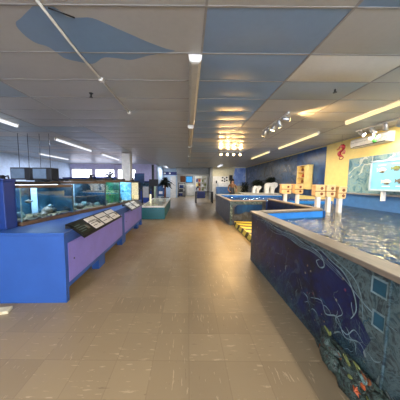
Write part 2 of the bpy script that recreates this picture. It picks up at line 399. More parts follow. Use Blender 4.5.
# ------------------------------------------------------------------ big touch pool, front right
A, B, C_, D = (1.25, -2.0), (1.25, 3.80), (2.86, 4.33), (2.86, 7.05)
def wall_run(mb, p, q, th, z0, z1, m=0, e0=0.0, e1=0.0):
    d = Vector((q[0] - p[0], q[1] - p[1])); L = d.length; d /= L
    # wall thickness goes to the right of p->q
    return mb.frame_box((p[0], p[1], 0), (d.x, d.y), -e0, L + e1, -th, 0, z0, z1, m)
def wallmural(mb, m_swirl, m_teal, m_border):
    # paint that lies on the aisle face of the front wall, as thin raised brush lines (face x = 1.25)
    def stroke(pts, w, m=None):
        P = spline([(1.248, y, z) for y, z in pts], 6, False)
        vs, fs = [], []
        for i, p in enumerate(P):
            d = (P[min(i + 1, len(P) - 1)] - P[max(i - 1, 0)]).normalized(); n = Vector((0, -d.z, d.y)) * (w * .42 * (.35 + .65 * math.sin(PI * i / (len(P) - 1))) / 2)
            vs += [p + n, p - n]
        for i in range(len(P) - 1): fs.append((2 * i, 2 * i + 1, 2 * i + 3, 2 * i + 2))
        mb.add(vs, fs, m_swirl if m is None else m)
    stroke([(3.5, .86), (3.1, .90), (2.7, .87), (2.3, .89), (2.0, .86), (1.8, .88)], .022)
    stroke([(3.1, .84), (2.8, .80), (2.45, .84), (2.15, .81), (1.9, .83), (1.75, .80)], .016)
    stroke([(1.95, .88), (1.80, .84), (1.74, .76), (1.80, .72), (1.85, .76), (1.81, .79)], .03)
    stroke([(1.84, .90), (1.66, .84), (1.52, .80), (1.42, .70), (1.38, .58), (1.42, .48)], .03)
    stroke([(1.72, .90), (1.55, .85), (1.42, .80), (1.35, .70), (1.32, .55)], .02)
    stroke([(1.62, .80), (1.48, .74), (1.36, .68), (1.25, .64), (1.1, .63)], .018)
    for dz in (.0, .018, .036): stroke([(3.3, .895 - dz), (2.9, .88 - dz), (2.5, .875 - dz), (2.2, .865 - dz), (1.9, .86 - dz), (1.7, .82 - dz), (1.52, .77 - dz)], .014)
    stroke([(1.9, .36), (1.75, .42), (1.68, .34), (1.55, .40), (1.46, .30), (1.33, .36), (1.25, .28)], .026)
    stroke([(1.6, .55), (1.5, .47), (1.56, .38), (1.45, .33), (1.38, .42), (1.30, .38)], .02)
    q = random.Random(12)
    for k in range(46):    # small weed and coral brush marks that thicken towards the near end of the wall
        y = q.triangular(1.2, 2.6, 1.3); z = q.triangular(.1, .62, .25) ; p = [(y, z)]
        a = q.uniform(.4, 2.6)
        for j in range(4): a += q.uniform(-.9, .9); p.append((p[-1][0] + .03 * math.cos(a), min(.8, max(.05, p[-1][1] + .03 * math.sin(a)))))
        stroke(p, q.uniform(.010, .022), (1, 3, 3, 2)[k % 4])
    for (y0, y1, z0, z1) in ((1.18, 1.27, .79, .88), (1.175, 1.245, .57, .66), (.7, .95, .76, .9), (.6, .9, .42, .62)):
        f = .014; X = 1.2475
        mb.add([(X, y0 - f, z0 - f), (X, y1 + f, z0 - f), (X, y1 + f, z1 + f), (X, y0 - f, z1 + f)], [(0, 3, 2, 1)], m_swirl)
        mb.add([(X - .001, y0, z0), (X - .001, y1, z0), (X - .001, y1, z1), (X - .001, y0, z1)], [(0, 3, 2, 1)], m_teal)
    mb.box(1.236, 1.25, 1.150, 1.162, .02, .93, m_border)
    b = [(1.2485, y, z) for y, z in ((-1.9, .93), (-1.9, .02), (1.18, .02), (1.22, .2), (1.30, .32), (1.25, .45), (1.36, .55), (1.36, .68), (1.48, .78), (1.62, .845), (1.8, .88), (2.2, .885), (2.6, .90), (3.1, .905), (3.6, .93))]
    mb.add(b, [list(range(len(b)))], m_border)
pool = thing('touch_pool', (1.25, 1.0, 0), 'large L-shaped touch pool with dark sea mural wall along right of aisle', 'pool')
w = MB(); wall_run(w, A, B, .12, 0, .93); wallmural(w, 1, 2, 3)
w.build('front_wall', ['poolmural', 'swirl', 'tealpaint', 'borderpaint'], pool)
w = MB(); wall_run(w, B, C_, .12, 0, .93, e1=.05); w.build('end_wall', 'poolmural', pool)
w = MB(); wall_run(w, C_, D, .12, 0, .93); w.build('side_wall', 'poolmural', pool)
r = MB(); wall_run(r, (1.215, -2.0), (1.215, 3.84), .19, .93, .972); r.build('rim', 'rim', pool, bevel=.008)
r = MB(); wall_run(r, (1.40, 3.885), (2.83, 4.36), .17, .931, .971, e1=.04); r.build('rim', 'rim', pool, bevel=.008)
r = MB(); wall_run(r, (2.83, 4.40), (2.83, 7.02), .17, .932, .970); r.build('rim', 'rim', pool, bevel=.008)
l = MB(); wall_run(l, (1.371, -2.0), (1.371, 3.70), .012, .1, .925); wall_run(l, (1.385, 3.71), (2.9, 4.21), .012, .1, .925); wall_run(l, (2.981, 4.25), (2.981, 7.04), .012, .1, .925)
l.box(2.99, XR - .06, 7.04, 7.06, .1, .9)
l.build('liner', 'liner', pool)
MB().prism([(1.385, -2.0), (1.385, 3.70), (2.99, 4.21), (2.99, 7.04), (XR - .06, 7.04), (XR - .06, -2.0)], .08, .1).build('pool_floor', 'linerdeep', pool)
MB().prism([(1.386, -1.99), (1.386, 3.69), (2.995, 4.205), (2.995, 7.035), (XR - .065, 7.035), (XR - .065, -1.99)], .80, .805).build('water', 'water', pool)
lg = thing('pool_ledge', (XR - .06, 2.5, 0), 'blue ledge along the yellow wall at the back of touch pool', 'ledge')
MB().box(XR - .055, XR - .002, -2, 7.0, 0, 1.2).build('face', paint('#3a6aa6', .4), lg); MB().box(XR - .13, XR - .002, -2, 7.0, 1.2, 1.25).build('cap', 'greyrail', lg, bevel=.008)
# reef relief at the foot of the pool wall
reef = thing('reef_relief', (1.12, 1.0, 0), 'dark painted rock and coral relief at foot of touch pool wall', 'relief')
rm = MB(); rr = random.Random(3)
outl = [(1.245, 1.72), (1.20, 1.66), (1.16, 1.56), (1.17, 1.42), (1.13, 1.34), (1.15, 1.24), (1.12, 1.1), (1.13, .9), (1.1, .7), (1.1, .3), (1.245, .3)]
for z0, z1, s_ in ((0, .06, 1.0), (.06, .11, .86), (.11, .16, .66), (.16, .20, .40)):
    rm.prism([(1.246 - (1.246 - x) * s_, y) for x, y in outl], z0, z1)
for k in range(26):
    y = rr.uniform(.4, 1.62); x = 1.245 - rr.uniform(.02, .09); z = rr.uniform(.03, .19)
    rm.ball((x, y, z), (rr.uniform(.03, .05), rr.uniform(.04, .1), rr.uniform(.025, .05)), 0, 9, 6, .22, rr)
rm.build('rock', 'reefrock', reef, smooth=True)
for k in range(40):
    y = .7 + k * .024 + rr.uniform(-.03, .03); z = rr.uniform(.05, .25); x = 1.16 - rr.uniform(0, .02) + z * .2
    c = MB()
    for b in range(4):
        a = rr.uniform(-1.2, 1.2); p = [(x, y, z - .02)]
        for q in range(4): p.append((p[-1][0] - rr.uniform(0, .004), p[-1][1] + .014 * math.sin(a + q * .5), p[-1][2] + .013))
        c.tube(p, [.007, .007, .006, .005, .003], 6)
    c.build('coral', ['coralgrey', 'rock', 'olive', 'rock', 'brown'][k % 5], reef, smooth=True)
def star(c, r, n, up=.02, mat='orange', name='starfish', parent=None, axis='z'):
    m = MB(); k = 5; vs = []
    for i in range(10):
        a = PI * i / 5; q = r if i % 2 == 0 else r * .38
        vs.append((q * math.cos(a), q * math.sin(a), 0))
    vs.append((0, 0, up)); vs.append((0, 0, -.002))
    rot = Matrix.Identity(3) if axis == 'z' else Matrix.Rotation(-PI / 2, 3, 'Y')
    vs = [Vector(c) + rot @ Vector(v) for v in vs]
    m.add(vs, [(i, (i + 1) % 10, 10) for i in range(10)] + [((i + 1) % 10, i, 11) for i in range(10)])
    return m.build(name, mat, parent)
star((1.135, 1.20, .13), .035, 5, .02, 'orange', 'starfish', reef, 'x')
star((1.14, .98, .16), .032, 5, .02, 'orange', 'starfish', reef, 'x')
for i, (y, z) in enumerate(((1.30, .12), (1.38, .08), (1.08, .18), (1.5, .1), (.9, .16), (1.2, .16))):
    MB().ball((1.165 + z * .1, y, z), (.015, .025, .02), 0, 10, 6).build('sponge', ['olive', 'coralgrey', 'orange'][i % 3], reef, smooth=True)

# ------------------------------------------------------------------ far pool
fp = thing('touch_pool', (3.3, 9.0, 0), 'far blue pool with grey rock-painted sides beyond the striped step', 'pool')
a, b, c, d = (1.55, 11.0), (1.50, 6.98), (2.84, 7.14), (XR - .06, 7.14)
def rev(p, q, th, z0, z1, mb, **k):  # wall body on the left side of p->q
    return wall_run(mb, q, p, th, z0, z1, **k)
w = MB(); wall_run(w, b, a, .1, 0, .86); w.build('side_wall', 'rockgrey', fp)
w = MB(); rev(b, c, .1, 0, .86, w)
w.frame_box((1.50, 6.98, 0), (.993, .119), .0, .10, -.012, 0, 0, .86, 1); w.frame_box((1.50, 6.98, 0), (.993, .119), .10, 1.2, -.010, 0, .76, .86, 1)
ap = [(.16, .40), (.16, .62), (.22, .71), (.32, .74), (1.05, .74), (1.2, .74), (1.2, .48), (.9, .44), (.6, .5), (.35, .40)]
w.slab([(1.50 + .993 * s_ + .0012, 6.98 + .119 * s_ - .012, z) for s_, z in ap], (0, .012, 0), 2)
w.build('front_wall', ['rockgrey', 'borderpaint', 'deepblue'], fp)
w = MB(); rev(c, d, .1, 0, .86, w); w.build('divider_wall', 'bluedark', fp)
MB().box(1.55, XR - .06, 10.9, 11.0, 0, .86).build('back_wall', 'bluedark', fp)
r = MB(); wall_run(r, (1.46, 7.12), (1.51, 11.05), .16, .86, .90); rev((1.46, 6.955), (2.84, 7.115), .16, .86, .9, r); r.build('rim', 'rim', fp, bevel=.006)
MB().box(2.99, XR - .06, 7.14, 7.26, .905, .945).build('divider_cap', 'bluedark', fp)
MB().box(1.65, XR - .06, 10.85, 11.05, .86, .90).build('rim', 'offwhite', fp)
MB().prism([(1.62, 7.1), (2.84, 7.25), (XR - .06, 7.25), (XR - .06, 10.9), (1.66, 10.9)], .45, .5).build('pool_floor', 'liner', fp)
l = MB(); l.box(1.66, XR - .06, 10.88, 10.90, .5, .86).box(1.655, 1.668, 7.2, 10.9, .5, .86); l.build('liner', 'liner', fp)
MB().prism([(1.67, 7.16), (2.84, 7.26), (XR - .065, 7.26), (XR - .065, 10.878), (1.69, 10.878)], .78, .785).build('water', 'waterblue', fp)

# striped step in the bay between the pools
st = thing('step_platform', (2.2, 5.5, 0), 'low step with black and yellow hazard stripes between the two pools', 'step')
MB().prism([(1.62, 4.15), (2.84, 4.55), (2.84, 6.95), (1.64, 6.85)], .0, .165).build('platform', 'hazard', st, bevel=.006)
MB().prism([(1.615, 4.15), (1.66, 4.15), (1.68, 6.85), (1.635, 6.85)], .166, .176).build('nosing', 'hazard', st)

# ------------------------------------------------------------------ wooden boxes on white posts in the water
def box_post(x, y, z0, z1, wdt, label, lean=0):
    t = thing('viewing_box', (x, y, .1), label, 'box on post', 'pine boxes on white posts in the touch pool')
    MB().box(x - .045, x + .045, y - .045, y + .045, .1, z0 + .02).build('post', 'white', t, bevel=.006)
    h = z1 - z0; w2 = wdt / 2; ch = .03
    pr = [(x - w2 + ch, z0), (x + w2 - ch, z0), (x + w2, z0 + ch), (x + w2, z1 - ch), (x + w2 - ch, z1), (x - w2 + ch, z1), (x - w2, z1 - ch), (x - w2, z0 + ch)]
    MB().slab([(px, y - .08, pz) for px, pz in pr], (0, .16, 0)).build('case', 'box', t, bevel=.006)
    MB().slab([(x - w2 - .012, y - .095, z1 - .01), (x + w2 + .012, y - .095, z1 - .01), (x + w2 + .012, y - .095, z1 + .018), (x - w2 - .012, y - .095, z1 + .018)], (0, .19, 0)).build('lid', 'box', t, bevel=.004)
    MB().box(x - w2 - .006, x + w2 + .006, y - .088, y - .079, z0 + h * .47, z0 + h * .53).build('batten', 'tankwood', t)
    for k in (.27, .75):
        zc_ = z0 + h * k
        MB().lathe([(.038, 0), (.038, .004)], (0, 0, 0), 14).build('peep_hole', 'brown', t)
        o = t.children[-1] if False else bpy.data.objects[COL.objects[-1].name]
        me = o.data; base = WORLD[t.name]
        rot = Matrix.Rotation(PI / 2, 4, 'X')
        for v in me.vertices: v.co = rot @ (v.co + base) ; v.co += Vector((x + w2 * .3, y - .081, zc_)) - base
    return t
box_post(3.235, 4.9, 1.19, 1.47, .235, 'pine box on white post, leftmost of the three nearest boxes')
box_post(3.51, 4.92, 1.19, 1.47, .225, 'pine box on white post, middle one of the three nearest boxes')
box_post(3.76, 4.88, 1.15, 1.43, .19, 'narrow pine box on white post, rightmost one nearest the fish sign')
box_post(3.11, 6.3, 1.19, 1.48, .31, 'wide pine box on white post, farthest left of the boxes')
box_post(3.50, 6.3, 1.19, 1.48, .27, 'pine box on white post in front of the yellow shelf, second from left')

# fish sign on the right
sg = thing('fish_sign', (5.0, 4.4, 0.1), 'large light blue fish identification board on white posts at back of pool', 'sign')
MB().slab([(5.0, 5.46, 1.38), (5.0, 3.6, 1.34), (5.0, 3.6, 2.14), (5.0, 5.43, 2.12)], (.03, 0, 0)).build('board', 'cyan', sg)
fb = MB()
for y0, y1, z0, z1 in ((3.6, 5.46, 1.34, 1.385), (3.6, 5.46, 2.09, 2.135), (5.41, 5.46, 1.37, 2.12)): fb.box(4.985, 5.0, y0, y1, z0, z1)
fb.build('frame', 'palewall', sg)
for y in (5.12, 3.9): MB().box(5.03, 5.119, y - .025, y + .025, 1.08, 2.0).build('post', 'white', sg)
def fish_pic(y, z, L, mat, par):
    pts = [(-.5, 0), (-.3, .17), (0, .24), (.25, .12), (.34, .06), (.5, .2), (.46, 0), (.5, -.2), (.34, -.06), (.2, -.14), (0, -.2), (-.3, -.15)]
    MB().slab([(4.992, y + a * L, z + b * L) for a, b in pts], (.008, 0, 0)).build('fish_picture', mat, par)
MB()
for (y, z, L, m) in ((5.14, 1.88, .26, 'white'), (4.79, 1.91, .24, 'olive'), (5.0, 1.58, .26, 'offwhite'), (4.66, 1.6, .26, 'fishgrey'), (4.3, 1.9, .26, 'white'), (4.25, 1.6, .26, 'offwhite')):
    fish_pic(y, z, L, m, sg); fish_pic(y - .02, z - .05, L * .5, 'fishgrey', sg)
for (y, z) in ((5.14, 2.0), (4.79, 2.02), (5.0, 1.46), (4.66, 1.47)):
    MB().box(4.994, 5.0, y - .1, y + .1, z - .01, z + .01).build('caption_strip', 'white', sg)

# air conditioner on the yellow wall
ac = thing('air_conditioner', (XR, 5.7, 2.62), 'white wall-mounted air conditioner unit high on the yellow wall', 'air conditioner')
MB().slab([(XR, 5.13, 2.61), (XR - .17, 5.13, 2.63), (XR - .2, 5.13, 2.7), (XR - .2, 5.13, 2.84), (XR - .15, 5.13, 2.88), (XR, 5.13, 2.88)], (0, 1.15, 0)).build('casing', 'white', ac, bevel=.008)
MB().box(XR - .185, XR - .165, 5.2, 6.2, 2.628, 2.648).build('louver', 'black', ac)
MB().box(XR - .207, XR - .199, 5.15, 6.26, 2.76, 2.764).build('panel_seam', 'darkgrey', ac)
MB().box(XR - .17, XR, 6.28, 6.284, 2.62, 2.87).build('side_cover', 'darkgrey', ac)

# hanging seahorse
sh = thing('hanging_seahorse', (4.6, 6.0, 2.3), 'red wooden seahorse hanging from the ceiling before the yellow wall', 'ornament')
sp = spline([(0, .50), (.05, .46), (.06, .38), (.0, .32), (-.06, .26), (-.05, .18), (.02, .12), (.07, .06), (.05, -.02), (-.02, -.03), (-.04, .03), (0, .05)], 6, False) if False else None
def seahorse():
    cy, cz = 6.02, 2.36
    path = spline([(4.6, cy + .10, cz + .40), (4.6, cy - .02, cz + .44), (4.6, cy - .10, cz + .38), (4.6, cy - .07, cz + .30), (4.6, cy + .04, cz + .24), (4.6, cy + .09, cz + .17), (4.6, cy + .05, cz + .09), (4.6, cy - .06, cz + .05), (4.6, cy - .12, cz - .0), (4.6, cy - .05, cz - .06), (4.6, cy + .05, cz - .05), (4.6, cy + .07, cz + .01), (4.6, cy + .03, cz + .03)], 5, False)
    n = len(path); rs = []
    for i in range(n):
        t = i / (n - 1)
        rs.append(.018 + .055 * math.exp(-((t - .13) / .09) ** 2) * 1 + .05 * math.exp(-((t - .42) / .13) ** 2) - .006 * t)
    return MB().tube(path, rs, 10)
seahorse().build('body', 'red', sh, smooth=True)
MB().tube([(4.6, 6.12, 2.72), (4.6, 6.24, 2.70)], [.025, .018], 8).build('snout', 'red', sh, smooth=True)
MB().slab([(4.59, 5.95, 2.60), (4.59, 5.84, 2.64), (4.59, 5.82, 2.54), (4.59, 5.86, 2.48), (4.59, 5.97, 2.5)], (.02, 0, 0)).build('fin', 'red', sh)
MB().slab([(4.59, 5.97, 2.79), (4.59, 5.92, 2.86), (4.59, 6.0, 2.82), (4.59, 6.05, 2.87), (4.59, 6.06, 2.79)], (.02, 0, 0)).build('crest', 'red', sh)
MB().tube([(4.6, 6.02, 2.8), (4.6, 6.02, 3.19)], .003, 5).build('cord', 'darkgrey', sh)
# green and white hanging sea turtle
tu = thing('hanging_turtle', (4.75, 5.15, 2.6), 'green and white sea creature ornament hanging below ceiling by the air conditioner', 'ornament')
MB().ball((4.75, 5.15, 2.66), (.04, .07, .09)).build('body', 'leafgreen', tu, smooth=True)
MB().ball((4.75, 5.17, 2.78), (.03, .035, .04)).build('head', 'white', tu, smooth=True)
for s_ in (-1, 1): MB().slab([(4.74, 5.15 + s_ * .05, 2.7), (4.74, 5.15 + s_ * .14, 2.74), (4.74, 5.15 + s_ * .16, 2.70), (4.74, 5.15 + s_ * .06, 2.64)], (.02, 0, 0)).build('flipper', 'white', tu)
MB().tube([(4.75, 5.17, 2.8), (4.75, 5.17, CEIL - .01)], .003, 5).build('cord', 'darkgrey', tu)
# yellow lit shelf
ys = thing('shelf_unit', (5.2, 8.75, 1.28), 'yellow wall shelf unit with four bays against the deep blue mural', 'shelf')
MB().box(5.0, 5.22, 8.33, 8.36, 1.28, 2.32).build('side_panel', 'yellow', ys); MB().box(5.0, 5.22, 9.12, 9.15, 1.28, 2.32).build('side_panel', 'yellow', ys)
MB().box(5.20, 5.23, 8.33, 9.15, 1.28, 2.32).build('back_panel', 'yellow', ys); MB().box(5.0, 5.02, 8.36, 8.56, 1.28, 2.32).build('door', 'yellow', ys)
for z in (1.28, 1.52, 1.78, 2.04, 2.30): MB().box(5.0, 5.2, 8.36, 9.12, z, z + .022).build('shelf', 'box', ys)
for k, (z, m_, dx) in enumerate(((1.545, 'brown', .0), (1.805, 'orange', .02), (2.065, 'brown', -.01))):
    sh_ = MB().lathe([(.0, 0), (.03, 0), (.055, .04), (.05, .09), (.03, .13), (.0, .16)], (5.1 + dx, 8.85, z), 12).build('shell', m_, None, smooth=True)
    tag(sh_, ['brown seashell on the lower bay of the yellow shelf', 'orange seashell on the middle bay of the yellow shelf', 'brown seashell on the upper bay of the yellow shelf'][k], 'shell', 'shells on the yellow shelf')

# ------------------------------------------------------------------ table, planters and plants beyond the far pool
tb = thing('long_table', (4.1, 11.5, 0), 'pale grey long table against the back of the far blue pool', 'table')
MB().box(3.0, 5.2, 11.15, 11.85, .93, .97).build('tabletop', 'offwhite', tb, bevel=.005)
for x in (3.06, 5.12):
    for y in (11.22, 11.78): MB().box(x - .03, x + .03, y - .03, y + .03, 0, .93).build('leg', 'steel', tb)
def planter(x, y, z, s, label):
    t = thing('arched_planter', (x, y, z), label, 'planter')
    b = MB()
    outer = [(-.30, 0), (-.31, .3), (-.27, .5), (-.14, .58), (.02, .56), (.18, .6), (.34, .56), (.38, .44), (.33, .33), (.24, .27), (.20, .16), (.19, 0), (0, 0), (.02, .2), (-.01, .34), (-.05, .40), (-.09, .32), (-.1, 0)]
    b.slab([(x + a * s, y - .12, z + h * s) for a, h in outer], (0, .24, 0))
    b.build('body', 'white', t, bevel=.02)
    f = MB(); q = random.Random(int(x * 100))
    for k in range(200):
        an = q.uniform(0, 2 * PI); el = q.uniform(.1, 1.3)
        f.leaf((x + q.uniform(-.2, .2) * s, y + q.uniform(-.08, .08), z + .52 * s + q.uniform(0, .26)), (math.cos(an) * math.cos(el), math.sin(an) * math.cos(el) * .5, math.sin(el)), q.uniform(.18, .36), .1, .5)
    f.build('foliage', 'leaf', t)
    return t
planter(4.74, 11.4, .97, 1.05, 'large white arched planter with dark leaves on the table, right of two')
p2 = planter(3.95, 11.45, .97, .72, 'smaller white planter with dark leaves on the table, left of two')
def potted(x, y, z, h, w, label, n=150, mat='leaf', seed=1, pot=.14, potmat='darkgrey'):
    t = thing('potted_plant', (x, y, z), label, 'plant')
    MB().lathe([(pot * .7, 0), (pot, pot * 1.6), (pot * 1.08, pot * 1.6), (pot * 1.08, pot * 1.8), (pot * .85, pot * 1.8), (.01, pot * 1.6)], (x, y, z), 16).build('pot', potmat, t, smooth=True)
    f = MB(); q = random.Random(seed)
    f.tube([(x, y, z + pot), (x, y, z + h * .7)], .015)
    for k in range(n):
        an = q.uniform(0, 2 * PI); el = q.uniform(-.2, 1.2); hh = q.uniform(pot * 1.7, h * .85)
        f.leaf((x + q.uniform(-.3, .3) * w, y + q.uniform(-.3, .3) * w, z + hh), (math.cos(an) * math.cos(el), math.sin(an) * math.cos(el), math.sin(el)), q.uniform(.12, .28) * (.5 + w), .06, .4)
    f.build('foliage', mat, t); return t
potted(3.55, 12.4, .0, 1.8, .55, 'dark bushy plant standing between the person and the white planters', 560, seed=4, pot=.22)
potted(4.45, 12.5, .0, 1.95, .75, 'dark bushy plant standing behind the gap between the white planters', 760, seed=5, pot=.22)
potted(4.75, 13.2, .0, 1.8, .4, 'dark bushy plant behind the wooden boxes near the reef mural', 480, seed=6, pot=.2)

# person beyond the far pool
def person(x, y):
    t = thing('person', (x, y, 0), 'dark-haired person in tan shoulder top and dark clothes standing beyond far pool', 'person')
    V, E_, Rr = [], [], []
    def nd(p, r, par=None):
        V.append(p); Rr.append(r)
        if par is not None: E_.append((par, len(V) - 1))
        return len(V) - 1
    pel = nd((0, 0, .95), (.15, .11)); wa = nd((0, 0, 1.1), (.125, .095), pel); ch = nd((0, 0, 1.3), (.15, .11), wa); sh_ = nd((0, 0, 1.42), (.11, .085), ch); nk = nd((0, -.01, 1.50), (.05, .05), sh_); hd = nd((0, -.02, 1.57), (.07, .08), nk); h2 = nd((0, -.02, 1.66), (.075, .09), hd); h3 = nd((0, -.01, 1.72), (.05, .06), h2)
    for s_ in (-1, 1):
        hp = nd((s_ * .09, 0, .86), (.09, .09), pel); kn = nd((s_ * .1, -.01, .48), (.055, .06), hp); an = nd((s_ * .1, .02, .09), (.038, .04), kn); nd((s_ * .11, -.12, .04), (.04, .03), an)
        so = nd((s_ * .19, 0, 1.40), (.055, .055), sh_); el = nd((s_ * .26, -.03, 1.13), (.04, .04), so); wr = nd((s_ * .2, -.2, 1.02), (.028, .028), el); pm = nd((s_ * .17, -.27, 1.02), (.032, .02), wr)
        for k in range(4):
            q = nd((s_ * (.155 + .012 * k), -.31, 1.025), (.008, .008), pm); nd((s_ * (.155 + .012 * k), -.345 + abs(k - 1.5) * .008, 1.01), (.007, .007), q)
        q = nd((s_ * .14, -.27, 1.03), (.01, .01), pm); nd((s_ * .13, -.30, 1.03), (.008, .008), q)
    me = bpy.data.meshes.new('body'); me.from_pydata(V, E_, []); o = bpy.data.objects.new('body_source', me); COL.objects.link(o)
    sk = o.modifiers.new('s', 'SKIN'); sl = me.skin_vertices[0].data
    for d_, r_ in zip(sl, Rr): d_.radius = r_
    sl[0].use_root = True
    o.modifiers.new('u', 'SUBSURF').levels = 2; o.modifiers['u'].render_levels = 2
    dg = bpy.context.evaluated_depsgraph_get(); dg.update()
    m2 = bpy.data.meshes.new_from_object(o.evaluated_get(dg)); bpy.data.objects.remove(o)
    for m_ in ('skin', 'tan', 'navy', 'black'): m2.materials.append(M[m_])
    for p in m2.polygons:
        z = p.center.z; ax = abs(p.center.x); p.use_smooth = True
        p.material_index = 3 if z < .09 else 2 if z < 1.25 and p.center.y > -.10 and not (ax > .2 and z < 1.2) else 1 if z < 1.47 and not (ax > .2 and z < 1.24) and p.center.y > -.16 else 0
    m2.materials[2] = M['darkgrey']
    b = bpy.data.objects.new('body', m2); COL.objects.link(b); b.parent = t; WORLD[b.name] = Vector((x, y, 0))
    h = MB().ball((x, y + .015, 1.69), (.115, .12, .11), 0, 14, 10)
    h.ball((x, y + .05, 1.56), (.13, .07, .17), 0, 12, 8)
    h.build('hair', 'hair', t, smooth=True)
    for s_ in (-1, 1): MB().ball((x + s_ * .03, y - .098, 1.64), .011, 0, 8, 6).build('eye', 'black', t)
    MB().tube([(x, y - .1, 1.64), (x, y - .125, 1.605)], [.009, .014], 6).build('nose', 'skin', t, smooth=True)
    MB().ball((x, y - .098, 1.57), (.022, .008, .007), 0, 8, 6).build('mouth', 'red', t)
    return t
person(2.66, 11.9)

# ------------------------------------------------------------------ left: counters
CU = Vector((-.17, 4.74)).normalized(); CO = (-1.5, 2.34, 0)   # along the aisle face; left of it is into the counter
def counter(a0, a1, legs, pan, label, end):
    t = thing('display_counter', (CO[0] + CU.x * a0, CO[1] + CU.y * a0, 0), label, 'counter')
    u = (CU.x, CU.y); F = lambda mb, *k: mb.frame_box(CO, u, *k)
    F(MB(), a0, a1, 0, 1.7, .85, .885).build('worktop', 'blue', t, bevel=.006)
    if end:
        F(MB(), a0, a0 + .03, 0, 1.7, .0, .85).build('end_panel', 'blue', t)
    fr = MB(); F(fr, a0 + .03 * end, a1, .0, .03, .74, .85)
    F(fr, a0 + .03 * end, pan[0], 0, .03, .17, .74); F(fr, pan[1], a1, 0, .03, .17, .74); F(fr, pan[0], pan[1], .0, .03, .17, .235)
    fr.build('front_frame', 'blue', t)
    pp = F(MB(), pan[0], pan[1], -.006, .02, .235, .74).build('access_panel', 'purple', t)
    kx = CO[0] + CU.x * (pan[0] + .12) + CU.y * .006; ky = CO[1] + CU.y * (pan[0] + .12)
    MB().ball((kx, ky, .5), .012, 0, 8, 6).build('knob', 'darkgrey', pp)
    for (l0, l1) in legs: F(MB(), l0, l1, .0, .12, 0, .17).build('leg', 'blue', t)
    F(MB(), a0 + .03, a1, .35, .38, 0, .84).build('kick_board', 'black', t)  # set-back board coloured black to give the leg openings their shade
    return t
counter(0, 2.44, ((.03, .06), (.97, 1.24), (2.3, 2.44)), (.07, 2.33), 'bright blue aquarium counter with long purple panel nearest the camera', 1)
counter(2.445, 4.76, ((2.445, 2.62), (4.0, 4.2), (4.6, 4.76)), (2.54, 4.6), 'second blue aquarium counter with purple panel, beyond the nearest one', 0)
# sloping label rails and cards
def rail(a0, a1, label):
    t = thing('label_rail', (CO[0] + CU.x * a0, CO[1] + CU.y * a0, .75), label, 'sign rail')
    n = Vector((-CU.y, CU.x)); P = lambda a, b, z: (CO[0] + CU.x * a + n.x * b, CO[1] + CU.y * a + n.y * b, z)
    MB().slab([P(a0, .10, .888), P(a0, -.006, .888), P(a0, -.145, .765), P(a0, -.15, .77), P(a0, .095, .948)], Vector((CU.x, CU.y, 0)) * (a1 - a0)).build('board', 'black', t)
    return P
def card(P, a0, a1, mat, label, rows):
    t = thing('information_card', P(a0, 0, .86), label, 'label card', 'information cards on the sloping rails')
    e = .003; Q = lambda a, s_: P(a, -.15 + .245 * s_ - e, .77 + .178 * s_ + e + .001)
    MB().slab([Q(a0, .12), Q(a1, .12), Q(a1, .9), Q(a0, .9)], (CU.y * .003, 0, .004)).build('sheet', mat, t)
    for k in range(rows):
        s0 = .3 + k * .5 / rows; off = Vector((CU.y * .004, 0, .0065))
        L = .8 if k % 3 else .5
        pt = [Vector(Q(a0 + .02, s0)) + off, Vector(Q(a0 + (a1 - a0) * L, s0)) + off, Vector(Q(a0 + (a1 - a0) * L, s0 + .03)) + off, Vector(Q(a0 + .02, s0 + .03)) + off]
        MB().slab(pt, (0.0004, 0, .0008)).build('text_line', 'darkgrey' if mat != 'leaf' else 'coralgrey', t)
    pt = [Vector(Q(a1 - .1, .3)) + Vector((CU.y * .004, 0, .006)), Vector(Q(a1 - .03, .3)) + Vector((CU.y * .004, 0, .006)), Vector(Q(a1 - .03, .55)) + Vector((CU.y * .004, 0, .006)), Vector(Q(a1 - .1, .55)) + Vector((CU.y * .004, 0, .006))]
    MB().slab(pt, (.0004, 0, .0008)).build('photo_patch', 'fishgrey', t)
P = rail(.2, 1.85, 'long black sloping label rail on front edge of nearest blue counter')
card(P, .24, .56, 'leaf', 'dark green fish information card at near end of black rail', 4)
card(P, .62, .94, 'white', 'white information card, next to the dark green card', 3)
card(P, 1.0, 1.36, 'white', 'white information card, second white one on the near rail', 2)
card(P, 1.42, 1.8, 'white', 'white information card at the far end of the near rail', 2)
P = rail(2.7, 4.3, 'black sloping label rail on the second blue counter')
card(P, 2.85, 3.25, 'white', 'white information card, nearer one on the second rail', 3)
card(P, 3.4, 3.8, 'white', 'white information card, farther one on the second rail', 3)

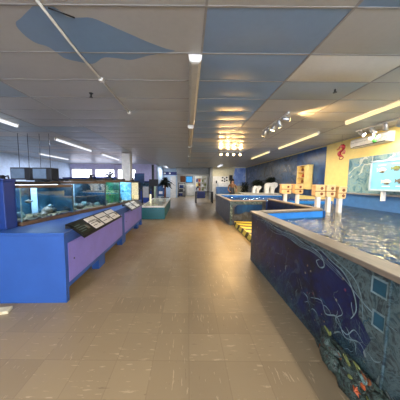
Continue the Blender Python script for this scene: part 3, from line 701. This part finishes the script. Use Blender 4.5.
# ------------------------------------------------------------------ aquariums
TO = (-2.28, 2.67); TD = Vector((.63, 3.95)); TU = TD.normalized(); DEP = .5
def tpt(a, b, z): return (TO[0] + TU.x * a - TU.y * b, TO[1] + TU.y * a + TU.x * b, z)
def aquarium(a0, a1, zt, back, label, plants=0, seed=0, lit=None, highlights=()):
    z0 = .886; t = thing('aquarium', tpt(a0, 0, z0), label, 'aquarium', 'aquariums along the blue counters')
    o = (TO[0], TO[1], 0); u = (TU.x, TU.y); F = lambda mb, *k: mb.frame_box(o, u, *k)
    g = .002
    F(MB(), a0 + g, a1 - g, 0, DEP, z0, z0 + .055).build('base_frame', 'tankwood', t, bevel=.004)
    tr = MB(); F(tr, a0 + g, a1 - g, -.006, .04, zt - .045, zt); F(tr, a0 + g, a1 - g, DEP - .04, DEP, zt - .045, zt); F(tr, a0 + g, a0 + .04, .04, DEP - .04, zt - .045, zt); F(tr, a1 - .04, a1 - g, .04, DEP - .04, zt - .045, zt)
    tr.build('top_frame', 'tankwood', t, bevel=.004)
    for a in ((a0 + g, a0 + .014), (a1 - .014, a1 - g)):
        for b in ((0, .012), (DEP - .012, DEP)): F(MB(), a[0], a[1], b[0], b[1], z0 + .055, zt - .045).build('corner_seal', 'coralgrey' if a[0] < a0 + .1 and b[0] == 0 else 'darkgrey', t)
    F(MB(), a0 + .014, a1 - .014, .002, .010, z0 + .055, zt - .045).build('front_pane', 'glass', t)
    F(MB(), a0 + .002, a0 + .010, .012, DEP - .012, z0 + .055, zt - .045).build('side_pane', 'glass', t)
    F(MB(), a1 - .010, a1 - .002, .012, DEP - .012, z0 + .055, zt - .045).build('side_panel', back, t)
    F(MB(), a0 + .014, a1 - .014, DEP - .010, DEP - .002, z0 + .055, zt - .045).build('backdrop', back, t)
    F(MB(), a0 + .02, a1 - .02, .016, DEP - .016, z0 + .075, zt - .1).build('water', 'tankwater', t)
    q = random.Random(seed); gb = MB(); n = 24; vs, fs = [], []
    for j in range(7):
        for i in range(n + 1):
            vs.append(tpt(a0 + .014 + (a1 - a0 - .028) * i / n, .012 + (DEP - .024) * j / 6, z0 + .06 + .03 * q.random()))
    for j in range(6):
        for i in range(n): k = j * (n + 1) + i; fs.append((k, k + 1, k + n + 2, k + n + 1))
    gb.add(vs, fs); go = gb.build('gravel', 'gravel', t, smooth=True); go['kind'] = 'stuff'
    nr = max(3, int((a1 - a0) * 7))
    for k in range(nr):
        s_ = q.uniform(.035, .085); a = q.uniform(a0 + .12, a1 - .12)
        m_ = q.choice(['rock', 'rock', 'coralgrey', 'fishgrey']); bb = q.uniform(.1, DEP - .14)
        p = tpt(a, bb, z0 + .07 + s_ * .6)
        o_ = MB().ball(p, (s_, s_ * 1.2, s_ * .9), 0, 10, 7, .16, q).build('rock', m_, t, smooth=True)
    if plants:
        f = MB()
        for k in range(plants):
            a = q.uniform(a0 + .05, a1 - .05); b = q.uniform(.12, DEP - .06); hh = q.uniform(.12, zt - z0 - .22)
            for L in range(5):
                an = q.uniform(0, 6.28); f.leaf(tpt(a, b, z0 + .07 + hh * L / 5), (.4 * math.cos(an), .4 * math.sin(an), 1), .09, .03, .2)
            f.tube([tpt(a, b, z0 + .07), tpt(a, b, z0 + .07 + hh)], .003, 5)
        f.build('water_plants', 'leafgreen', t)
    for dv in highlights: F(MB(), a0 + dv[0], a0 + dv[1], DEP - .06, DEP - .05, z0 + .08, zt - .06).build('divider_panel', paint('#9dbdd6', .4, .25, 6), t)  # pale strips before the backdrop imitate a light reflection in the glass
    # hood lamp resting on the top frame
    hl = thing('tank_lamp', tpt((a0 + a1) / 2, DEP / 2, zt), 'lamp hood on top of the ' + label.split(',')[0], 'lamp', 'lamp hoods on the aquariums')
    F(MB(), a0 + .1, a1 - .1, .16, .34, zt + .002, zt + .05).build('hood', 'black', hl, bevel=.006)
    F(MB(), a0 + .13, a1 - .13, .19, .31, zt - .012, zt + .001).build('tube', 'tanklamp', hl)
    c = tpt((a0 + a1) / 2, .25, zt - .02)
    if lit: lamp_area('aquarium_light', c, .12, a1 - a0 - .3, lit, '#cfe6ff', (0, 0, math.atan2(TU.y, TU.x) - PI / 2))
    return t
def fish(a, b, z, L, mat, label):
    m = MB(); c = tpt(a, b, z)
    prof = [(-.5, .02), (-.4, .1), (-.15, .2), (.1, .17), (.3, .06), (.36, .05)]
    m.tube([(c[0] + TU.x * L * s_, c[1] + TU.y * L * s_, c[2]) for s_, _ in prof], [r_ * L for _, r_ in prof], 10)
    up = Vector((0, 0, 1)); d = Vector((TU.x, TU.y, 0)); cc = Vector(c)
    m.slab([cc + d * L * .34, cc + d * L * .52 + up * L * .16, cc + d * L * .46, cc + d * L * .52 - up * L * .16], (-.004, 0, 0))
    m.slab([cc + up * L * .15 - d * L * .2, cc + up * L * .27, cc + up * L * .12 + d * L * .2], (-.003, 0, 0))
    return tag(m.build('fish', mat, None, smooth=True), label, 'fish', 'fish in the aquariums')
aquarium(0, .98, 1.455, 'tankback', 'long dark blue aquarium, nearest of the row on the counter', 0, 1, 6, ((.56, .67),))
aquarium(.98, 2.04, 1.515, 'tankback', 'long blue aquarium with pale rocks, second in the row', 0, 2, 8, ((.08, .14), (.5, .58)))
aquarium(2.04, 2.72, 1.55, 'tankgreen', 'planted green aquarium, third in the row', 46, 3, 10)
aquarium(2.72, 3.45, 1.56, 'tankbright', 'bright teal aquarium, fourth in the row', 0, 4, 16)
fish(.3, .2, 1.2, .14, 'fishgrey', 'grey fish in the nearest aquarium'); fish(.62, .14, 1.1, .12, 'swirl', 'pale fish in the nearest aquarium')
fish(1.55, .1, 1.2, .11, 'black', 'small black fish in the second aquarium'); fish(1.2, .2, 1.3, .12, 'swirl', 'pale fish in the second aquarium')
fish(2.4, .1, 1.2, .08, 'orange', 'orange fish in the planted green aquarium'); fish(3.1, .1, 1.25, .09, 'fishgrey', 'grey fish in the bright teal aquarium')
# brightly lit cream case at the end of the row
lc = thing('display_case', tpt(3.5, 0, .886), 'brightly lit cream display case at far end of aquarium row', 'display case')
F = lambda mb, *k: mb.frame_box((TO[0], TO[1], 0), (TU.x, TU.y), *k)
F(MB(), 3.47, 4.25, 0.10, .5, .886, .92).build('base', 'tankwood', lc)
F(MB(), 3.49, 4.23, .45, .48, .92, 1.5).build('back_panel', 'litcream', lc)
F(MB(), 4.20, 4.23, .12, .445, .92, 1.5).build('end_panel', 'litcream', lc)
F(MB(), 3.47, 4.25, .09, .5, 1.5, 1.55).build('hood', 'black', lc)
F(MB(), 3.48, 4.24, .1, .108, .92, 1.5).build('front_pane', 'glass', lc)
cr = MB(); q = random.Random(9)
for k in range(12): cr.ball(tpt(3.58 + .055 * k, .27 + q.uniform(-.05, .1), .95 + q.uniform(0, .12)), (.05, .05, q.uniform(.03, .09)), 0, 8, 6, .2, q)
cr.build('coral_bed', 'sand', lc, smooth=True)
lamp_area('case_light', tpt(3.86, .2, 1.49), .1, .6, 6, '#ffeec0', (0, 0, math.atan2(TU.y, TU.x) - PI / 2))
# small dark bird figure on the counter end
bf = thing('bird_figure', (-1.98, 7.2, 0), 'black bird figure on a thin post beside the lit case', 'figure')
MB().tube([(-2.05, 7.3, 0), (-2.05, 7.3, 1.5)], .02).build('post', 'darkgrey', bf)
MB().ball((-2.05, 7.3, 1.57), (.06, .05, .05)).ball((-2.03, 7.27, 1.65), .035).tube([(-1.99, 7.27, 1.65), (-1.94, 7.27, 1.64)], [.012, .003]).slab([(-2.1, 7.3, 1.57), (-2.2, 7.3, 1.53), (-2.19, 7.3, 1.57), (-2.1, 7.3, 1.6)], (0, .02, 0)).build('bird', 'black', bf, smooth=True)

# things standing on the tanks
def pump(a, z, label):
    t = thing('filter_pump', tpt(a, .4, z), label, 'pump', 'filter pumps on the aquariums')
    c = tpt(a, .42, z)
    MB().lathe([(.05, .002), (.055, .06), (.03, .08), (.03, .13), (.01, .14)], c, 12).build('housing', 'black', t, smooth=True)
    MB().tube([(c[0], c[1], c[2] + .1), (c[0] + .08, c[1], c[2] + .13), (c[0] + .1, c[1], c[2] + .04)], .012).build('spout', 'black', t, smooth=True)
pump(.12, 1.455, 'black filter pump on near end of the nearest aquarium'); pump(2.1, 1.55, 'black filter pump at the near end of the planted green aquarium')
t = potted(*tpt(2.95, .43, 1.56)[:2], 1.561, .26, .16, 'small leafy plant on top of the bright teal aquarium', 50, 'leaf', 11, .04)

# blue partition left of the tanks
pt = thing('partition_panel', (-2.7, 2.55, .886), 'dark blue partition standing on the counter left of the nearest aquarium', 'partition')
MB().box(-3.15, -2.315, 2.47, 2.645, .886, 1.5).build('body', 'bluedark', pt, bevel=.01)
MB().box(-3.17, -2.305, 2.46, 2.65, 1.5, 1.535).build('top_board', 'bluedark', pt, bevel=.006)

# ------------------------------------------------------------------ hanging screens, far left tanks
for k, (x0, x1, lab) in enumerate(((-5.38, -4.80, 'dark boxy display hanging from ceiling rods at far left edge'), (-4.72, -4.14, 'second dark boxy display hanging from rods, above the nearest aquarium'))):
    t = thing('hanging_display', ((x0 + x1) / 2, 6.2, 1.55), lab, 'hanging display', 'displays hanging from the ceiling at left')
    MB().box(x0, x1, 6.0, 6.35, 1.56, 1.93).build('case', 'darkgrey', t, bevel=.008)
    MB().box(x0 + .03, x1 - .15, 5.99, 6.0, 1.60, 1.89).build('screen', paint('#6d8096', .25), t)
    for x in (x0 + .14, x1 - .14): MB().tube([(x, 6.18, 1.93), (x, 6.18, CEIL - .005)], .008, 8).build('rod', 'black', t)
def far_tank(x0, x1, y, zt, label):
    t = thing('aquarium', (x0, y, 0), label, 'aquarium', 'aquariums at the back of the left side')
    MB().box(x0, x1, y, y + .6, 0, .9).build('stand', 'bluedark', t)
    MB().box(x0, x1, y - .01, y + .6, .9, .95).build('base_frame', 'black', t); MB().box(x0, x1, y - .01, y + .6, zt - .05, zt).build('top_frame', 'black', t)
    MB().box(x0 + .02, x1 - .02, y + .55, y + .58, .95, zt - .05).build('backdrop', 'tankback', t)
    MB().box(x0 + .02, x1 - .02, y, y + .01, .95, zt - .05).build('front_pane', 'glass', t)
    MB().box(x0 + .1, x1 - .1, y + .2, y + .4, zt + .001, zt + .09).build('hood', 'bluedark', t)
far_tank(-8.6, -6.9, 10.5, 1.62, 'dark aquarium on blue stand at far left, below the windows')
far_tank(-6.7, -5.0, 10.2, 1.66, 'dark aquarium on blue stand behind the second hanging display')
far_tank(-4.9, -3.5, 9.6, 1.68, 'dark aquarium with blue hood beside the white column')
far_tank(-3.95, -2.72, 14.7, 1.55, 'dark aquarium on blue stand against the lavender wall behind grey panel')
# blue sign box behind the column
sb = thing('blue_sign', (-2.75, 10.6, 0), 'blue sign board on a post just right of the white column', 'sign')
MB().box(-2.88, -2.35, 10.55, 10.62, 1.5, 1.95).build('board', 'deepblue', sb); MB().box(-2.65, -2.58, 10.63, 10.69, 0, 1.9).build('post', 'darkgrey', sb)
MB().box(-2.88, -2.35, 10.54, 10.63, 1.95, 2.0).build('cap', 'bluedark', sb)
gp = thing('grey_panel', (-2.3, 11.2, 0), 'grey free-standing display panel behind the teal table', 'panel')
MB().box(-2.95, -2.5, 12.7, 12.76, .55, 1.25).build('board', 'greywall', gp); MB().box(-2.98, -2.92, 12.68, 12.78, 0, 1.3).build('foot_post', 'black', gp); MB().box(-2.53, -2.47, 12.68, 12.78, 0, 1.3).build('foot_post', 'black', gp)

# ------------------------------------------------------------------ teal touch table
tt = thing('touch_table', (-1.5, 10.2, 0), 'low teal touch table with sandy top in mid aisle', 'table')
pol = [(-1.90, 7.98), (-.96, 8.08), (-1.10, 12.3), (-2.15, 12.2)]
cx, cy = -1.5, 10.1
ins = [(cx + (x - cx) * .9, cy + (y - cy) * .97) for x, y in pol]
MB().prism(pol, 0, .49).build('body', 'teal', tt, bevel=.01)
rb = MB()
for i in range(4):
    p, q_ = pol[i], pol[(i + 1) % 4]; pi, qi = ins[i], ins[(i + 1) % 4]
    rb.prism([p, q_, qi, pi], .49, .555)
rb.build('rim', 'white', tt)
MB().prism([(cx + (x - cx) * .89, cy + (y - cy) * .965) for x, y in pol], .491, .532).build('sand_bed', 'sand', tt)
MB().prism([(cx + (x - cx) * .885, cy + (y - cy) * .96) for x, y in pol], .543, .546).build('water', 'watertop', tt)
for k, (x, y, mat, lab) in enumerate(((-1.35, 8.6, 'yellow', 'yellow starfish at the near end of the teal table'), (-1.55, 9.3, 'orange', 'orange starfish in the middle of the teal table'), (-1.2, 9.6, 'brown', 'brown starfish on the right side of the teal table'), (-1.7, 8.4, 'yellow', 'yellow starfish by the near left corner of teal table'))):
    tag(star((x, y, .5335), .11, 5, .02, mat), lab, 'starfish', 'starfish on the teal table')
bp = thing('black_post', (-1.72, 9.3, .0), 'tall black post with dark box rising behind the teal table', 'post')
MB().box(-2.28, -2.16, 12.4, 12.55, 0, 2.62).build('shaft', 'black', bp); MB().box(-2.45, -1.9, 12.38, 12.6, 1.30, 1.72).build('control_box', 'black', bp)
lp = thing('light_tube', (-1.75, 9.0, .5335), 'short glowing cream light tube standing on the teal table', 'lamp')
MB().lathe([(.04, 0), (.04, .42), (.02, .45)], (-1.72, 9.0, .5335), 12).build('diffuser', 'litcream', lp, smooth=True); MB().lathe([(.05, 0), (.05, .03)], (-1.72, 9.0, .5335), 12).build('collar', 'white', lp)
pm = thing('potted_palm', (-1.62, 13.75, 0), 'tall dark palm with arching leaves beyond the teal table', 'plant')
MB().lathe([(.2, 0), (.27, .45), (.29, .45), (.29, .5), (.24, .5), (.02, .46)], (-1.62, 13.75, 0), 18).build('pot', 'darkgrey', pm, smooth=True)
MB().tube([(-1.62, 13.75, .45), (-1.59, 13.75, .9), (-1.61, 13.75, 1.35)], [.07, .06, .05], 10).build('trunk', 'brown', pm, smooth=True)
f = MB(); q = random.Random(21)
for k in range(150):
    an = q.uniform(0, 2 * PI); el = q.uniform(.0, 1.3)
    f.leaf((-1.58, 13.75, 1.3 + q.uniform(0, .35)), (math.cos(an) * math.cos(el), math.sin(an) * math.cos(el), math.sin(el)), q.uniform(.4, .8), .15, .55)
f.build('foliage', 'leaf', pm)
ps = thing('poster_stand', (-1.6, 14.2, 0), 'blue poster stand with white patches behind the palm', 'sign')
MB().box(-2.2, -1.6, 14.2, 14.24, .55, 1.45).build('poster', 'deepblue', ps); MB().box(-2.1, -1.85, 14.19, 14.2, .7, .9).build('patch', 'white', ps); MB().box(-1.8, -1.68, 14.19, 14.2, 1.15, 1.35).build('patch', 'white', ps)
for x in (-2.2, -1.64): MB().box(x, x + .04, 14.24, 14.28, 0, 1.5).build('leg', 'darkgrey', ps)
gw = thing('pale_panel', (-2.4, 13.6, 0), 'pale green panel between the black post and blue poster', 'panel')
MB().box(-2.42, -2.2, 13.3, 13.36, .35, 1.25).build('board', paint('#b9d4b4', .5), gw); MB().box(-2.42, -2.2, 13.28, 13.38, 0, .35).build('foot', 'teal', gw)

# ------------------------------------------------------------------ far centre
nt = thing('navy_table', (1.2, 15.0, 0), 'dark table with black legs standing in the aisle at far end', 'table')
MB().box(.55, 1.88, 14.7, 15.5, .83, .88).build('tabletop', 'black', nt)
for x in (.6, 1.83):
    for y in (14.76, 15.44): MB().box(x - .05, x + .05, y - .05, y + .05, 0, .83).build('leg', 'black', nt)
tag(MB().slab([(.66, 14.66, .36), (1.28, 14.66, .4), (1.28, 14.66, .895), (.66, 14.66, .895)], (0, .03, 0)).box(.66, 1.28, 14.66, 15.2, .882, .897).build('table_cloth', 'navy'), 'navy cloth hanging over front edge of the dark far table', 'cloth')
vz = thing('vase', (.72, 15.0, .9), 'small black and white vase on the dark far table', 'vase')
MB().lathe([(.06, 0), (.1, .1), (.05, .2), (.06, .24)], (.74, 15.0, .898), 12).build('body', 'white', vz, smooth=True); MB().ball((.74, 15, 1.2), (.1, .1, .08)).build('flower_head', 'black', vz, smooth=True)
sgn = thing('navy_sign', (-1.9, 19.9, 2.2), 'navy sign board with white figures over the pale blue wall', 'sign')
MB().box(-2.55, -1.15, 19.93, 19.99, 2.3, 2.62).build('board', 'navy', sgn)
for x in (-2.35, -1.85): MB().ball((x, 19.92, 2.46), (.09, .01, .09)).build('figure', 'white', sgn)
rk = thing('dark_rack', (-.8, 21, 0), 'dark low rack with shelves beside the pale cabinet at far end', 'rack')
for x in (-1.05, -.35): MB().box(x, x + .05, 20.6, 21.1, 0, 1.55).build('upright', 'black', rk)
for z in (.1, .55, .95, 1.45): MB().box(-1.05, -.3, 20.6, 21.1, z, z + .06).build('shelf', 'black', rk)
for k, (x, z, m_, lab) in enumerate(((-.8, .161, 'navy', 'navy box on the bottom shelf of the dark rack'), (-.75, .611, 'darkgrey', 'dark box on the middle shelf of dark rack'), (-.7, 1.011, 'bluedark', 'blue box on the upper shelf of dark rack'))):
    tag(MB().box(x - .2, x + .22, 20.65, 21.0, z, z + .27).build('storage_box', m_, bevel=.01), lab, 'box', 'boxes on the dark rack')
tag(MB().box(-.95, -.35, 23.95, 24.0, 1.6, 2.35).box(-.9, -.4, 23.94, 23.95, 1.65, 2.0).build('picture', 'brown', bevel=.005), 'orange-brown picture on the far wall left of the screen', 'picture')
tv = thing('television', (.1, 23.0, 1.5), 'wall television with bright blue picture at far end', 'television')
MB().box(-.3, .55, 23.9, 23.99, 1.55, 2.35).build('frame', 'black', tv); MB().box(-.24, .49, 23.885, 23.9, 1.61, 2.29).build('screen', 'screen', tv)
cb = thing('cabinet', (.2, 22, 0), 'pale cabinet below the television at far end', 'cabinet')
MB().box(-.2, .6, 22.6, 23.1, 0, 1.4).build('body', paint('#b4b8a8', .5), cb)
for x in (-.17, .21): MB().box(x, x + .36, 22.58, 22.6, .1, 1.3).build('door', 'offwhite', cb)
wu = thing('wall_shelves', (1.4, 23, 0), 'bright white shelving filled with goods on the far wall', 'shelf')
for x in (.85, 1.5, 2.15): MB().box(x, x + .05, 22.9, 23.4, 0, 2.3).build('upright', 'white', wu)
for z in (.1, .6, 1.1, 1.6, 2.1): MB().box(.9, 2.15, 22.9, 23.4, z, z + .04).build('shelf', 'white', wu)
MB().box(.85, 2.2, 23.4, 23.44, 0, 2.3).build('back_panel', 'cream', wu)
q = random.Random(4); cols = [('yellow', 'yellow'), ('olive', 'olive green'), ('brown', 'brown'), ('navy', 'navy'), ('white', 'white'), ('orange', 'orange')]
for si, z in enumerate((.142, .642, 1.142, 1.642)):
    for k in range(4):
        x = (1.02, 1.32, 1.68, 1.99)[k]; mt, cn = cols[(si * 3 + k * 2 + k // 3) % 6]
        hgt = q.uniform(.2, .36); wd = q.uniform(.08, .10)
        tag(MB().box(x - wd, x + wd, 22.95, 23.2, z, z + hgt).build('goods_box', mt, bevel=.01), '%s box, %s on the %s shelf of the far white shelving' % (cn, ['first from left', 'second from left', 'third from left', 'rightmost'][k], ['lowest', 'second', 'third', 'top'][si]), 'box', 'boxes on the far white shelving')
rc = thing('service_counter', (3.1, 17, 0), 'service counter with blue front and white top before the cream wall', 'counter')
MB().box(2.45, 3.5, 16.6, 17.2, 0, .62).build('base', 'cream', rc); MB().box(2.42, 3.53, 16.57, 17.2, .62, 1.2).build('front_panel', paint('#5a86c0', .4), rc); MB().box(2.5, 3.5, 16.7, 17.2, 1.2, 1.62).build('upper_case', 'white', rc, bevel=.03)
po = thing('poster', (3.3, 17.9, 1.6), 'black and white patterned poster on cream wall above service counter', 'poster')
MB().box(2.99, 3.65, 17.965, 18.0, 1.64, 2.15).build('sheet', 'white', po)
for (x, z) in ((3.1, 1.75), (3.3, 1.9), (3.5, 1.78), (3.12, 2.02), (3.48, 2.03), (3.3, 1.7)): MB().ball((x, 17.955, z), (.085, .006, .07)).build('motif', 'black', po)
tag(MB().box(3.72, 4.0, 17.9, 18.0, 1.75, 2.25).build('speaker_box', 'black', bevel=.01), 'black speaker box on the cream wall right of the poster', 'speaker')

# plank end on the floor at left
tag(MB().frame_box((-2.05, 2.17, 0), (-.96, -.28), 0, .9, -.05, .05, 0, .035).build('wooden_plank', 'cream', bevel=.004), 'cream wooden plank lying on floor before blue counter end', 'plank')

# ------------------------------------------------------------------ ceiling fixtures
def fixture(name, x, y0, y1, label, lit, w=.13):
    t = thing(name, (x, (y0 + y1) / 2, CEIL - .1), label, 'ceiling light', 'fluorescent ceiling lights')
    z = CEIL - .005
    MB().box(x - w / 2, x + w / 2, y0 + .03, y1 - .03, z - .025, z).build('tray', 'white', t)
    prof = [(-w / 2, 0), (-w / 2 * .9, -.045), (-w / 2 * .5, -.065), (w / 2 * .5, -.065), (w / 2 * .9, -.045), (w / 2, 0)]
    MB().slab([(x + a, y0 + .03, z - .025 + b) for a, b in prof], (0, y1 - y0 - .06, 0)).build('diffuser', lit or 'tubeoff', t)
    for y in (y0, y1 - .028):
        c = MB(); c.slab([(x + a * 1.08, y, z + b * 1.15 - .01) for a, b in [(-w / 2, .01)] + prof + [(w / 2, .01)]][:8], (0, .028, 0)); c.build('end_cap', 'white', t)
    return t
f0 = fixture('ceiling_light', .07, 2.40, 4.84, 'unlit beige fluorescent fixture nearest overhead in the middle row', None, .145)
names = ['unlit fluorescent fixture, second along the middle row', 'unlit fluorescent fixture, third along the middle row', 'unlit fluorescent fixture, fourth along the middle row', 'unlit fluorescent fixture, farthest in the middle row']
for k in range(4): dup(f0, (.05, 3.62 + 2.75 * (k + 1), CEIL - .1), names[k])
f1 = fixture('ceiling_light', 3.68, 2.30, 4.75, 'warm lit fluorescent fixture nearest in the right row', 'tube', .048)
dup(f1, (3.64, 6.87, CEIL - .1), 'warm lit fluorescent fixture, second along the right row over the pool')
dup(f1, (3.62, 10.2, CEIL - .1), 'warm lit fluorescent fixture, third along the right row over the far pool')
f2 = fixture('ceiling_light', -4.4, 2.75, 5.22, 'white fluorescent fixture at left edge over the aquariums', 'tubewhite', .05)
dup(f2, (-4.45, 7.95, CEIL - .1), 'white fluorescent fixture, second along the left row')
dup(f2, (-4.4, 11.4, CEIL - .1), 'white fluorescent fixture, third along the left row')
dup(f2, (-7.6, 11.4, CEIL - .1), 'white fluorescent fixture far off at left near the windows')  # added fixture, brightens the lavender wall
f3 = fixture('ceiling_light', 2.6, 15.2, 17.2, 'short white fluorescent fixture near the cream wall at far end', 'tubewhite', .2)
dup(f3, (.6, 21.5, CEIL - .1), 'white fluorescent fixture over the far wall shelves'); dup(f3, (-2.0, 17.9, CEIL - .1), 'white fluorescent fixture before the pale blue wall')
for (x, y, L, pw, c) in ((3.68, 3.52, 2.3, 55, '#fff0d6'), (3.64, 6.87, 2.3, 55, '#fff0d6'), (3.62, 10.2, 2.3, 55, '#fff0d6'), (-4.4, 4.0, 2.3, 45, '#eaf0ff'), (-4.45, 7.95, 2.3, 45, '#eaf0ff'), (-4.4, 11.4, 2.3, 110, '#e8e8ff'), (-7.6, 11.4, 2.3, 130, '#e8e8ff'), (2.6, 16.2, 1.8, 40, '#fff2dd'), (.6, 21.5, 1.8, 60, '#f4f6ff'), (-2.0, 17.9, 1.8, 45, '#eef0ff')):
    lamp_area('tube_light', (x, y, CEIL - .11), .09, L, pw, c)
# added unseen fixtures behind the photographer, brightening the near part of the room
for k, (x, y) in enumerate(((-2.2, -1.6), (1.8, -1.6))):
    dup(f2, (x, y, CEIL - .1), ['white fluorescent fixture behind the camera, over the left side', 'white fluorescent fixture behind the camera, over the right side'][k])
    lamp_area('tube_light', (x, y, CEIL - .11), .09, 2.3, 110, '#fff0dc')

def tracklight(loc, L, along, heads, label, lampmat, to, power, col, nlit):
    t = thing('track_light', loc, label, 'track light')
    x, y, z = loc; u = Vector((0, 1, 0)) if along == 'y' else Vector((1, 0, 0)); v = Vector((1, 0, 0)) if along == 'y' else Vector((0, 1, 0))
    p, q_ = Vector(loc) - u * L / 2, Vector(loc) + u * L / 2
    b = MB(); w_ = v * .018; b.slab([p - w_, p + w_, p + w_ + Vector((0, 0, -.03)), p - w_ + Vector((0, 0, -.03))], u * L); b.build('rail', 'white', t)
    for k in range(heads):
        c = p + u * L * (k + .5) / heads + Vector((0, 0, -.03)); tg = Vector(to[k % len(to)]); d = (tg - (c + Vector((0, 0, -.12)))).normalized()
        hc = c + Vector((0, 0, -.075))
        h = MB().tube([hc - d * .08, hc - d * .05, hc + d * .03, hc + d * .085], [.022, .045, .05, .06], 12).build('lamp_head', 'steel', t, smooth=True)
        MB().tube([c, c + Vector((0, 0, -.05))], .012, 8).build('stem', 'white', h)
        MB().tube([hc + d * .086, hc + d * .09], .05, 12).build('lens', lampmat if k < nlit else 'offwhite', h)
        if k < nlit: lamp_spot('halogen_spot', hc + d * .11, tg, power, col, 95)
    return t
zt = CEIL - .012
tracklight((2.04, 4.85, zt), 1.4, 'y', 5, 'silver track of spotlights above the end of touch pool', 'halogen', [(3.3, 4.1, 2.72), (3.0, 5.5, .7), (1.2, 5.5, .2), (3.5, 7, .7), (1.3, 7.5, 0)], 80, '#ffcf8a', 5)
tracklight((1.95, 9.3, zt), 1.15, 'x', 4, 'track of four warm glowing spotlights above the far blue pool', 'halogen', [(.6, 5.0, .4), (1.1, 4.5, .4), (1.7, 4.5, .6), (2.4, 5, .8)], 75, '#ffc980', 4)
tracklight((4.6, 4.9, zt), 1.3, 'y', 4, 'track of white spotlights close to the air conditioner', 'halogenwhite', [(5.25, 5.6, 2.0), (5.25, 5.4, 1.6), (5.2, 4.8, 1.7), (5.2, 4.3, 1.8)], 22, '#fff2dc', 4)
sh.scale = (.8, .8, .8); sh.location = (4.6, 6.02, 2.25)
cr_ = thing('ceiling_conduit', (-1.25, 2.9, CEIL - .02), 'thin white conduit running along the left ceiling past the blue painted cloud', 'conduit')
MB().tube([(-1.22, 1.3, CEIL - .02), (-1.26, 2.4, CEIL - .02), (-1.25, 4.3, CEIL - .02)], .013, 10).build('pipe', 'offwhite', cr_, smooth=True)
for y in (2.95, 4.28): MB().box(-1.28, -1.22, y - .03, y + .03, CEIL - .045, CEIL - .004).build('fitting', 'white', cr_)
tag(MB().tube([(-1.2, 1.80, CEIL - .012), (-1.12, 1.83, CEIL - .02), (-1.03, 1.9, CEIL - .012)], .006, 6).build('loose_wire', 'black', smooth=True), 'short black wire lying against ceiling beside the white conduit', 'wire')
def sprinkler(x, y, label):
    t = thing('sprinkler_head', (x, y, CEIL - .07), label, 'sprinkler', 'ceiling sprinklers')
    MB().lathe([(.035, .07), (.03, .06), (.012, .055), (.012, .02)], (x, y, CEIL - .072), 12).build('escutcheon', 'black', t); MB().lathe([(.028, 0), (.028, .006), (.01, .02)], (x, y, CEIL - .072), 12).build('deflector', 'black', t)
sprinkler(-1.63, 3.42, 'small black sprinkler on ceiling left of the white conduit'); sprinkler(2.25, 3.17, 'small black sprinkler on ceiling above the touch pool')

# ------------------------------------------------------------------ world, camera, output
wd = bpy.data.worlds.new('World'); S.world = wd; wd.use_nodes = True
wd.node_tree.nodes['Background'].inputs[0].default_value = (.6, .65, .75, 1); wd.node_tree.nodes['Background'].inputs[1].default_value = .15
cam = bpy.data.cameras.new('camera'); co = bpy.data.objects.new('camera', cam); COL.objects.link(co); S.camera = co
cam.sensor_width = 36; cam.lens = 197 / 400 * 36; cam.shift_x = .03; cam.clip_start = .05
co.location = (0, 0, 1.5)
co.rotation_euler = (Matrix.Rotation(PI / 2 - math.radians(4.9), 3, 'X') @ Matrix.Rotation(math.radians(.5), 3, 'Z')).to_euler()
vs_ = S.view_settings; S.display_settings.display_device = 'sRGB'
vs_.view_transform = 'Standard'; vs_.look = 'None'; vs_.gamma = 1; vs_.use_curve_mapping = False; vs_.exposure = 0.6
try:
    S.cycles.use_denoising = True; S.cycles.transparent_max_bounces = 24; S.cycles.sample_clamp_indirect = 4; S.cycles.max_bounces = 8; S.cycles.diffuse_bounces = 5
except Exception: pass
